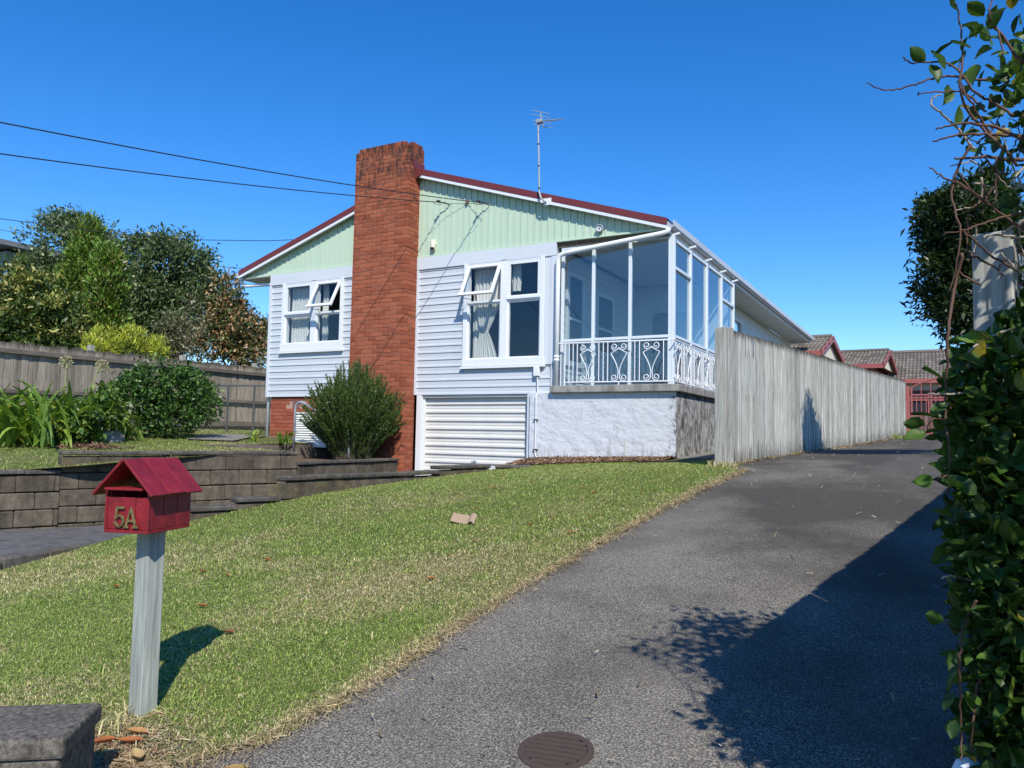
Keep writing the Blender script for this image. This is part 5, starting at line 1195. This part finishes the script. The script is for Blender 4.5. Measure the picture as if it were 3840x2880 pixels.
def stem(pts, r=.004, mat='stem', n_=5):
    p_ = np.array(pts); K = len(p_); t = np.linspace(0, K-1, K*5); s_ = []
    for x in t:                                 # Catmull-Rom
        i = min(int(x), K-2); f = x-i; a, b, c, d = p_[max(i-1, 0)], p_[i], p_[i+1], p_[min(i+2, K-1)]
        s_.append(.5*((2*b)+(c-a)*f+(2*a-5*b+4*c-d)*f*f+(3*b-a-3*c+d)*f**3))
    s_ = [q_+RNG.normal(size=3)*.0015 for q_ in s_]
    q = MB(); q.tube(s_, [r*(1-.6*i/len(s_)) for i in range(len(s_))], n_); obj('stem', q, mat, vine, smooth=True)
def S(*a, Z=2.05, **k): stem([P(x, y, Z+.02*math.sin(i*2.1)) for i, (x, y) in enumerate(a)], **k)
S((3800, 430), (3720, 380), (3650, 340), (3560, 240), (3420, 235), (3385, 215)); S((3700, 300), (3560, 285), (3480, 300), (3400, 325), (3320, 337), (3252, 312), r=.0035)
S((3760, 560), (3640, 430), (3600, 330), (3610, 200), (3595, 60), (3580, 10)); S((3700, 420), (3620, 350), (3540, 345), (3450, 350), (3447, 358), r=.003)
S((3820, 620), (3700, 480), (3640, 380), (3600, 300), (3600, 230)); S((3840, 240), (3740, 110), (3710, 60), (3720, 0)); S((3700, 80), (3740, 110), (3760, 200))
S((3660, 560), (3560, 450), (3500, 400), (3495, 370), (3530, 352), r=.0035, mat='drystem'); S((3840, 520), (3700, 470), (3600, 465), (3510, 483), r=.005); S((3840, 510), (3720, 505), (3600, 505), (3500, 530), r=.005)
S((3840, 600), (3700, 590), (3580, 595), r=.006); S((3700, 760), (3600, 690), (3540, 665), (3485, 628), r=.004)
S((3640, 540), (3570, 700), (3600, 900), (3560, 1100)); S((3840, 800), (3740, 820), (3650, 850), (3540, 880)); S((3840, 860), (3740, 790), (3650, 720), (3590, 640))
S((3840, 830), (3780, 860), (3750, 880), r=.006, mat='drystem'); S((3840, 890), (3720, 880), (3690, 890), r=.004, mat='drystem'); S((3830, 1020), (3720, 960), (3640, 890), (3580, 845))
S((3790, 1240), (3700, 1270), (3630, 1320), r=.006, mat='drystem'); S((3840, 1300), (3790, 1345), r=.006, mat='drystem'); S((3840, 1460), (3700, 1465), (3560, 1477), (3482, 1476), r=.005, mat='drystem')
S((3610, 950), (3580, 1080), (3555, 1250), (3550, 1400), (3545, 1560), (3560, 1700), (3555, 1850), r=.005); S((3840, 1560), (3760, 1490), (3720, 1465), r=.005, mat='drystem')
S((3840, 2010), (3760, 2050), (3700, 2090), r=.005, mat='drystem'); S((3760, 2080), (3840, 2030), r=.004, mat='drystem'); S((3700, 2190), (3620, 2170), (3560, 2160), (3530, 2170), r=.005, mat='drystem'); S((3840, 2200), (3780, 2280), (3740, 2230), r=.005)
S((3660, 2250), (3620, 2330), (3600, 2450), (3600, 2600), (3605, 2750), (3606, 2860), r=.004, Z=1.97); S((3700, 2450), (3670, 2560), (3650, 2700), (3638, 2850), r=.005, Z=1.98); S((3640, 2360), (3590, 2365), (3560, 2345), (3538, 2331), r=.004); S((3660, 1790), (3590, 1795), (3545, 1785), (3505, 1802), r=.004); S((3640, 1590), (3560, 1580), (3500, 1570), (3472, 1610), r=.004); S((3680, 1950), (3610, 1955), (3565, 1962), r=.004)
for i in range(38):                             # tangle of bare twigs
    x, y = random.uniform(3620, 3900), random.uniform(380, 1250); a = random.uniform(0, 6.28); l = random.uniform(80, 230)
    S((x, y), (x+l*.5*math.cos(a)+random.gauss(0, 25), y+l*.5*math.sin(a)+random.gauss(0, 25)), (x+l*math.cos(a), y+l*math.sin(a)*.8), Z=random.uniform(2.0, 2.3), r=random.uniform(.002, .004), mat=random.choice(('stem', 'drystem', 'stem')))
for i in range(16):
    x, y = random.uniform(3680, 3880), random.uniform(1300, 2800); a = random.uniform(2.2, 4.2); l = random.uniform(60, 170)
    S((x, y), (x+l*.5*math.cos(a), y+l*.5*math.sin(a)+random.gauss(0, 20)), (x+l*math.cos(a), y+l*math.sin(a)), Z=random.uniform(1.98, 2.1), r=random.uniform(.002, .004), mat=random.choice(('stem', 'drystem')))
S((3790, 2880), (3800, 2700), (3810, 2550), (3790, 2350), r=.014, mat='drystem', Z=2.1); S((3830, 2900), (3825, 2700), (3840, 2500), (3830, 2300), r=.017, mat='bark', Z=2.12)
cp_ = P(3640, 2905, 2.05); q = MB(); gz_ = float(zg(cp_[0], cp_[1])); q.lathe((cp_[0], cp_[1], gz_), [(.036, -.05), (.036, cp_[2]-gz_-.01), (.043, cp_[2]-gz_-.009), (.043, cp_[2]-gz_+.01), (.034, cp_[2]-gz_+.03), (.015, cp_[2]-gz_+.04), (.001, cp_[2]-gz_+.042)], 20)
tag(obj('pipe_cap', q, 'white2', smooth=True), 'white plastic pipe with domed cap at the foot of the vine', 'pipe')
# ------------------------------------------------------------------ grass, mulch and fallen leaves
def pnoise(x, y, s, seed=0):
    r = np.random.default_rng(seed); v = 0
    for k in range(18):
        g, ph = r.random(2)*6.283; f = s*(.6+1.9*r.random()); v = v+np.sin((math.cos(g)*x+math.sin(g)*y)*f+ph)
    return v/5.5
def grass(name, label, x, y, zf, hmin, hmax, dry, wd, ns=2):
    n_ = len(x); z = zf(x, y); th = RNG.random(n_)*6.283; lean = .35+1.35*RNG.random(n_)
    h = (hmin+(hmax-hmin)*RNG.random(n_)**1.3); ax_ = np.c_[np.cos(th), np.sin(th), 0*th]; sd_ = np.c_[-np.sin(th), np.cos(th), 0*th]
    p0 = np.c_[x, y, z-.004]; w_ = (wd*(.7+.6*RNG.random(n_)))[:, None]
    g = palette(n_, [(.250, .355, .068), (.320, .430, .095), (.185, .285, .055), (.40, .46, .14)], .18); s = palette(n_, [(.62, .53, .29), (.70, .61, .38), (.48, .38, .20), (.44, .42, .18)], .2)
    c = np.where((RNG.random(n_) < dry)[:, None], s, g)
    m1 = p0+ax_*(h*.35*lean)[:, None]+np.c_[0*h, 0*h, h*.62]; m2 = p0+ax_*(h*lean)[:, None]+np.c_[0*h, 0*h, h*(1.05-.42*lean)]
    if ns == 2: V = np.stack([p0-sd_*w_, p0+sd_*w_, m1+sd_*w_*.85, m1-sd_*w_*.85, m2+sd_*w_*.2, m2-sd_*w_*.2], 1); k = np.arange(n_)[:, None]*6; F = np.concatenate([k+np.array((0, 1, 2, 3)), k+np.array((3, 2, 4, 5))]); C = np.repeat(c, 6, 0)
    else: V = np.stack([p0-sd_*w_, p0+sd_*w_, m2+sd_*w_*.35, m2-sd_*w_*.35], 1); k = np.arange(n_)[:, None]*4; F = k+np.array((0, 1, 2, 3)); C = np.repeat(c, 4, 0)
    o = obj(name, npmesh(name, V.reshape(-1, 3), F, C), 'blade'); return tag(o, label, 'grass', None, 'stuff')
def dryness(x, y):
    t = np.clip((pnoise(x, y, 1.2, 3)+.25*pnoise(x, y, 4.5, 4)+.10)/.75, 0, 1); d = .12+.55*t*t*(3-2*t)*np.clip((-y-2.0)/5.0, .25, 1)
    track = np.exp(-((x-(5.9+.10*(y+8)))/.40)**2)*.42*np.clip((-y-3.5)/3, 0, 1)*(.6+.4*pnoise(x, y, 3, 12))         # worn wheel track
    near = np.exp(-((x-6.4)**2/.30+(y+10.85)**2/.12))*1.1
    e = xe_of(y)-x; edge = np.clip(1-(e-.06)/.16, 0, 1)*.95
    return np.clip(np.maximum.reduce([d+track, near, edge]), .06, .97)
def sample(n_, x0, x1, y0, y1): return x0+(x1-x0)*RNG.random(n_), y0+(y1-y0)*RNG.random(n_)
def depth(x, y): return (x-CAM[0])*F_[0]+(y-CAM[1])*F_[1]
x, y = sample(1400000, 1.7, 7.35, -12.0, -.3)
ok = (x > xr_of(y)+.14) & (x < xe_of(y)+jag(y)+RNG.normal(size=len(x))*.018); x, y = x[ok], y[ok]
ok = ~((y > -1.62+.55*(x-2.87)) & (x < 3.55) & (y > -1.75)) & ~((y > -.95+.10*np.sin(x*3)) & (x > 3.2)) & ~((x > 5.2) & (y > -1.6))
in_p = (np.abs((x-6.665)*e1[0]+(y+11.05)*e1[1]-.18) < .19) & (np.abs((x-6.665)*e2[0]+(y+11.05)*e2[1]-.27) < .28); ok &= ~in_p
x, y = x[ok], y[ok]; Zc = depth(x, y); ok = (Zc > 2.4) & (RNG.random(len(x)) < np.clip((4.6/np.maximum(Zc, 1))**1.5, .16, 1)); x, y, Zc = x[ok], y[ok], Zc[ok]
dr = dryness(x, y); keep = RNG.random(len(x)) > np.clip(np.exp(-((x-6.42)**2/.16+(y+10.86)**2/.06))*1.3, 0, .93); x, y, Zc, dr = x[keep], y[keep], Zc[keep], dr[keep]
nr = Zc < 6.2
grass('lawn_grass', 'short patchy green and straw grass of the near front lawn', x[nr], y[nr], zg, .012, .032, dr[nr], .0021, 2)
grass('lawn_grass', 'short green grass on the farther front lawn below the house', x[~nr], y[~nr], zg, .014, .036, dr[~nr], .0036, 1)
x, y = sample(170000, -9.5, .4, -9.5, 6); ok = (x < xl_of(np.minimum(y, -.3))-.14) & ~((x > -4.2) & (y > -.3)) & ~((x > -1.9) & (y > -3.55)) & ~((x > -5.1+.55*(y+.1)*-1.0) & (y > -2.6) & (x < -2.4) & (y > -.1-.8*(x+4.6)-.6))
x, y = x[ok], y[ok]; ok = RNG.random(len(x)) < np.clip(1.0-.045*(depth(x, y)-10), .3, 1); x, y = x[ok], y[ok]
grass('lawn_grass', 'grass of the upper lawn between the flower bed and the retaining wall', x, y, zu, .016, .042, np.clip(.30+.4*pnoise(x, y, 1.5, 9), .08, .85), .0042, 1)
# coarser clumps scattered through the lawn
cx, cy = sample(230, 2.4, 6.9, -11.3, -4.5); k_ = RNG.choice(230, 9000); x, y = cx[k_]+RNG.normal(size=9000)*.045, cy[k_]+RNG.normal(size=9000)*.045; ok = (x > xr_of(y)+.2) & (x < xe_of(y)-.12) & (depth(x, y) > 2.9) & ~((np.abs(x-6.45) < .5) & (np.abs(y+10.95) < .35)); x, y = x[ok], y[ok]
grass('lawn_grass', 'coarser darker grass clumps scattered through the front lawn', x, y, zg, .025, .060, np.full(len(x), .12), .0026, 2)
# taller weeds
def tuft(label, cx, cy, zf, n_, hmin, hmax, dry, wd, r): x, y = cx+RNG.normal(size=n_)*r, cy+RNG.normal(size=n_)*r; o = grass('grass_tuft', label, x, y, zf, hmin, hmax, np.full(n_, dry), wd, 2); del o['kind']; o['category'] = 'grass tuft'; return o
tuft('green weed tuft on the lower concrete drive at the left', .6, -8.6, zlow, 60, .04, .13, .2, .003, .07)
tuft('straw tuft at the foot of the driveway fence post', 6.92, -2.72, zg, 160, .05, .16, .9, .003, .09)
tuft('green weed tuft by the far end of the paling fence', 8.22, 12.6, zg, 70, .08, .25, .1, .008, .10)
tuft('dry grass tuft against the letterbox post', 6.25, -10.72, zg, 60, .05, .14, .85, .0025, .06)
wd_ = MB(); b = np.array((4.65, -.30, -1.22))
for i in range(12): a = random.uniform(0, 6.28); z = .08+.02*i; wd_.add([b+(0, 0, z), b+(.05*math.cos(a)-.006*math.sin(a), .05*math.sin(a), z+.03), b+(.11*math.cos(a), .11*math.sin(a), z+.07), b+(.05*math.cos(a)+.006*math.sin(a), .05*math.sin(a), z+.03)], [(0, 1, 2, 3)])
wd_.tube([b, b+(0, 0, .34)], .005, 5); tag(obj('weed', wd_, 'stalkgreen'), 'single narrow leaved weed in front of the white plaster wall', 'weed')
# bark mulch strip along the plaster wall and litter near the letterbox
def chips(name, label, x, y, zf, size, cols, mat='dryleaf', flat=.35, thin=.22):
    n_ = len(x); p = np.c_[x, y, zf(x, y)+.012*RNG.random(n_)]; a = unit(RNG.normal(size=(n_, 3))*np.array((1, 1, flat))); nn = unit(RNG.normal(size=(n_, 3))*.4+np.array((0, 0, 1))); b = unit(np.cross(nn, a))
    L = (size*(.5+RNG.random(n_)))[:, None]; W = L*thin; V = np.stack([p-a*L-b*W, p+a*L-b*W*.6, p+a*L+b*W*.6, p-a*L+b*W], 1).reshape(-1, 3); V[:, 2] += .01
    return tag(obj(name, npmesh(name, V, np.arange(4*n_).reshape(-1, 4), np.repeat(palette(n_, cols, .25), 4, 0)), mat), label, None, None, 'stuff')
mulch = sheet('mulch_bed', 'mulch', lambda x, y: zg(x, y)+.03*np.exp(-((y+.5)/.3)**2), lambda t: (np.c_[2.7+2.85*t, -.98+.10*np.sin((2.7+2.85*t)*3)], np.c_[2.7+2.85*t, -.07+0*t]), 30, 8, .012)
x, y = sample(5200, 2.75, 5.5, -1.1, -.08); chips('bark_chips', 'brown bark chips along the foot of the white plaster wall', x, y, lambda x, y: zg(x, y)+.02, .03, [(.30, .17, .10), (.20, .11, .07), (.40, .28, .18), (.12, .07, .05)])
x, y = 6.42+RNG.normal(size=2600)*.24, -10.88+RNG.normal(size=2600)*.13; chips('straw_litter', 'dry straw litter round the foot of the letterbox post', x, y, zg, .026, [(.50, .41, .26), (.40, .29, .17), (.30, .2, .12)], thin=.07)
y = -12+9*RNG.random(6000); x = xe_of(y)-.03+np.abs(RNG.normal(size=6000))*.06; chips('straw_litter', 'straw clippings fringing the edge of the asphalt driveway', x, y, zg, .022, [(.50, .41, .24), (.42, .32, .17), (.32, .24, .13)], thin=.07)
s = RNG.random(900); x = FEN0[0]+(FEN1-FEN0)[0]*s+.05+np.abs(RNG.normal(size=900))*.08; y = FEN0[1]+(FEN1-FEN0)[1]*s; chips('leaf_litter', 'dry leaf litter along the foot of the paling fence', x, y, zg, .03, [(.40, .28, .15), (.16, .16, .06), (.25, .13, .07)])
x, y = sample(420, 7.0, 9.6, -10.5, 10); chips('leaf_litter', 'scattered pale twigs and specks on the driveway', x, y, zg, .018, [(.40, .36, .28), (.25, .2, .12)])
c_ = P(330, 1668, 13.0); x, y = c_[0]+RNG.normal(size=900)*.35, c_[1]+RNG.normal(size=900)*.14; chips('soil_litter', 'reddish bare soil and litter below the citrus shrub', x, y, zu, .05, [(.22, .12, .08), (.30, .19, .12), (.12, .07, .05)])
# single fallen leaves
def dleaf(label, grp, x, y, L, col, zf=zg, dz=.025):
    q = MB(); a = random.uniform(0, 6.28); e = np.array((math.cos(a), math.sin(a))); f = np.array((-e[1], e[0])); z0 = float(zf(x, y))+dz; cu = random.uniform(-.3, .5)
    for t, w_ in ((-.5, .02), (-.25, .17), (.05, .21), (.3, .14), (.5, .01)):
        for s_ in (-1, 0, 1): p_ = np.array((x, y))+e*t*L+f*s_*w_*L; q.v.append((p_[0], p_[1], z0+abs(s_)*w_*L*.7+cu*L*t*t*1.6))
    for i in range(4): b = 3*i; q.f += [(b, b+1, b+4, b+3), (b+1, b+2, b+5, b+4)]
    me = q.mesh('fallen_leaf', True); ca = me.color_attributes.new('Col', 'FLOAT_COLOR', 'POINT')
    for d in ca.data: d.color = (*[c*random.uniform(.85, 1.15) for c in col], 1)
    o = obj('fallen_leaf', me, 'dryleaf'); tag(o, label, 'leaf', grp)
OR = [(.42, .15, .05), (.36, .12, .045), (.30, .10, .05), (.50, .26, .10)]
for x, y in ((6.42, -10.72), (6.36, -10.83), (6.47, -10.79), (6.30, -10.93), (6.52, -10.90)): dleaf('orange dead leaf fallen at the foot of the letterbox post', 'dead leaves by the letterbox', x, y, .11, random.choice(OR))
dleaf('pale curled yellow leaf lying beside the concrete pillar', None, 6.62, -10.86, .12, (.46, .36, .16)); dleaf('long yellow brown leaf lying on the asphalt edge', None, 7.02, -10.72, .10, (.34, .25, .08), zg, -.008)
xs, ys_ = sample(60, 2.9, 6.8, -10.3, -2.2); k = 0
for x, y in zip(xs, ys_):
    if k < 34 and depth(x, y) > 3.4 and x < xe_of(y)-.15: dleaf('small orange brown leaf scattered on the front lawn grass', 'dead leaves scattered on the front lawn', x, y, random.uniform(.05, .09), random.choice(OR)); k += 1
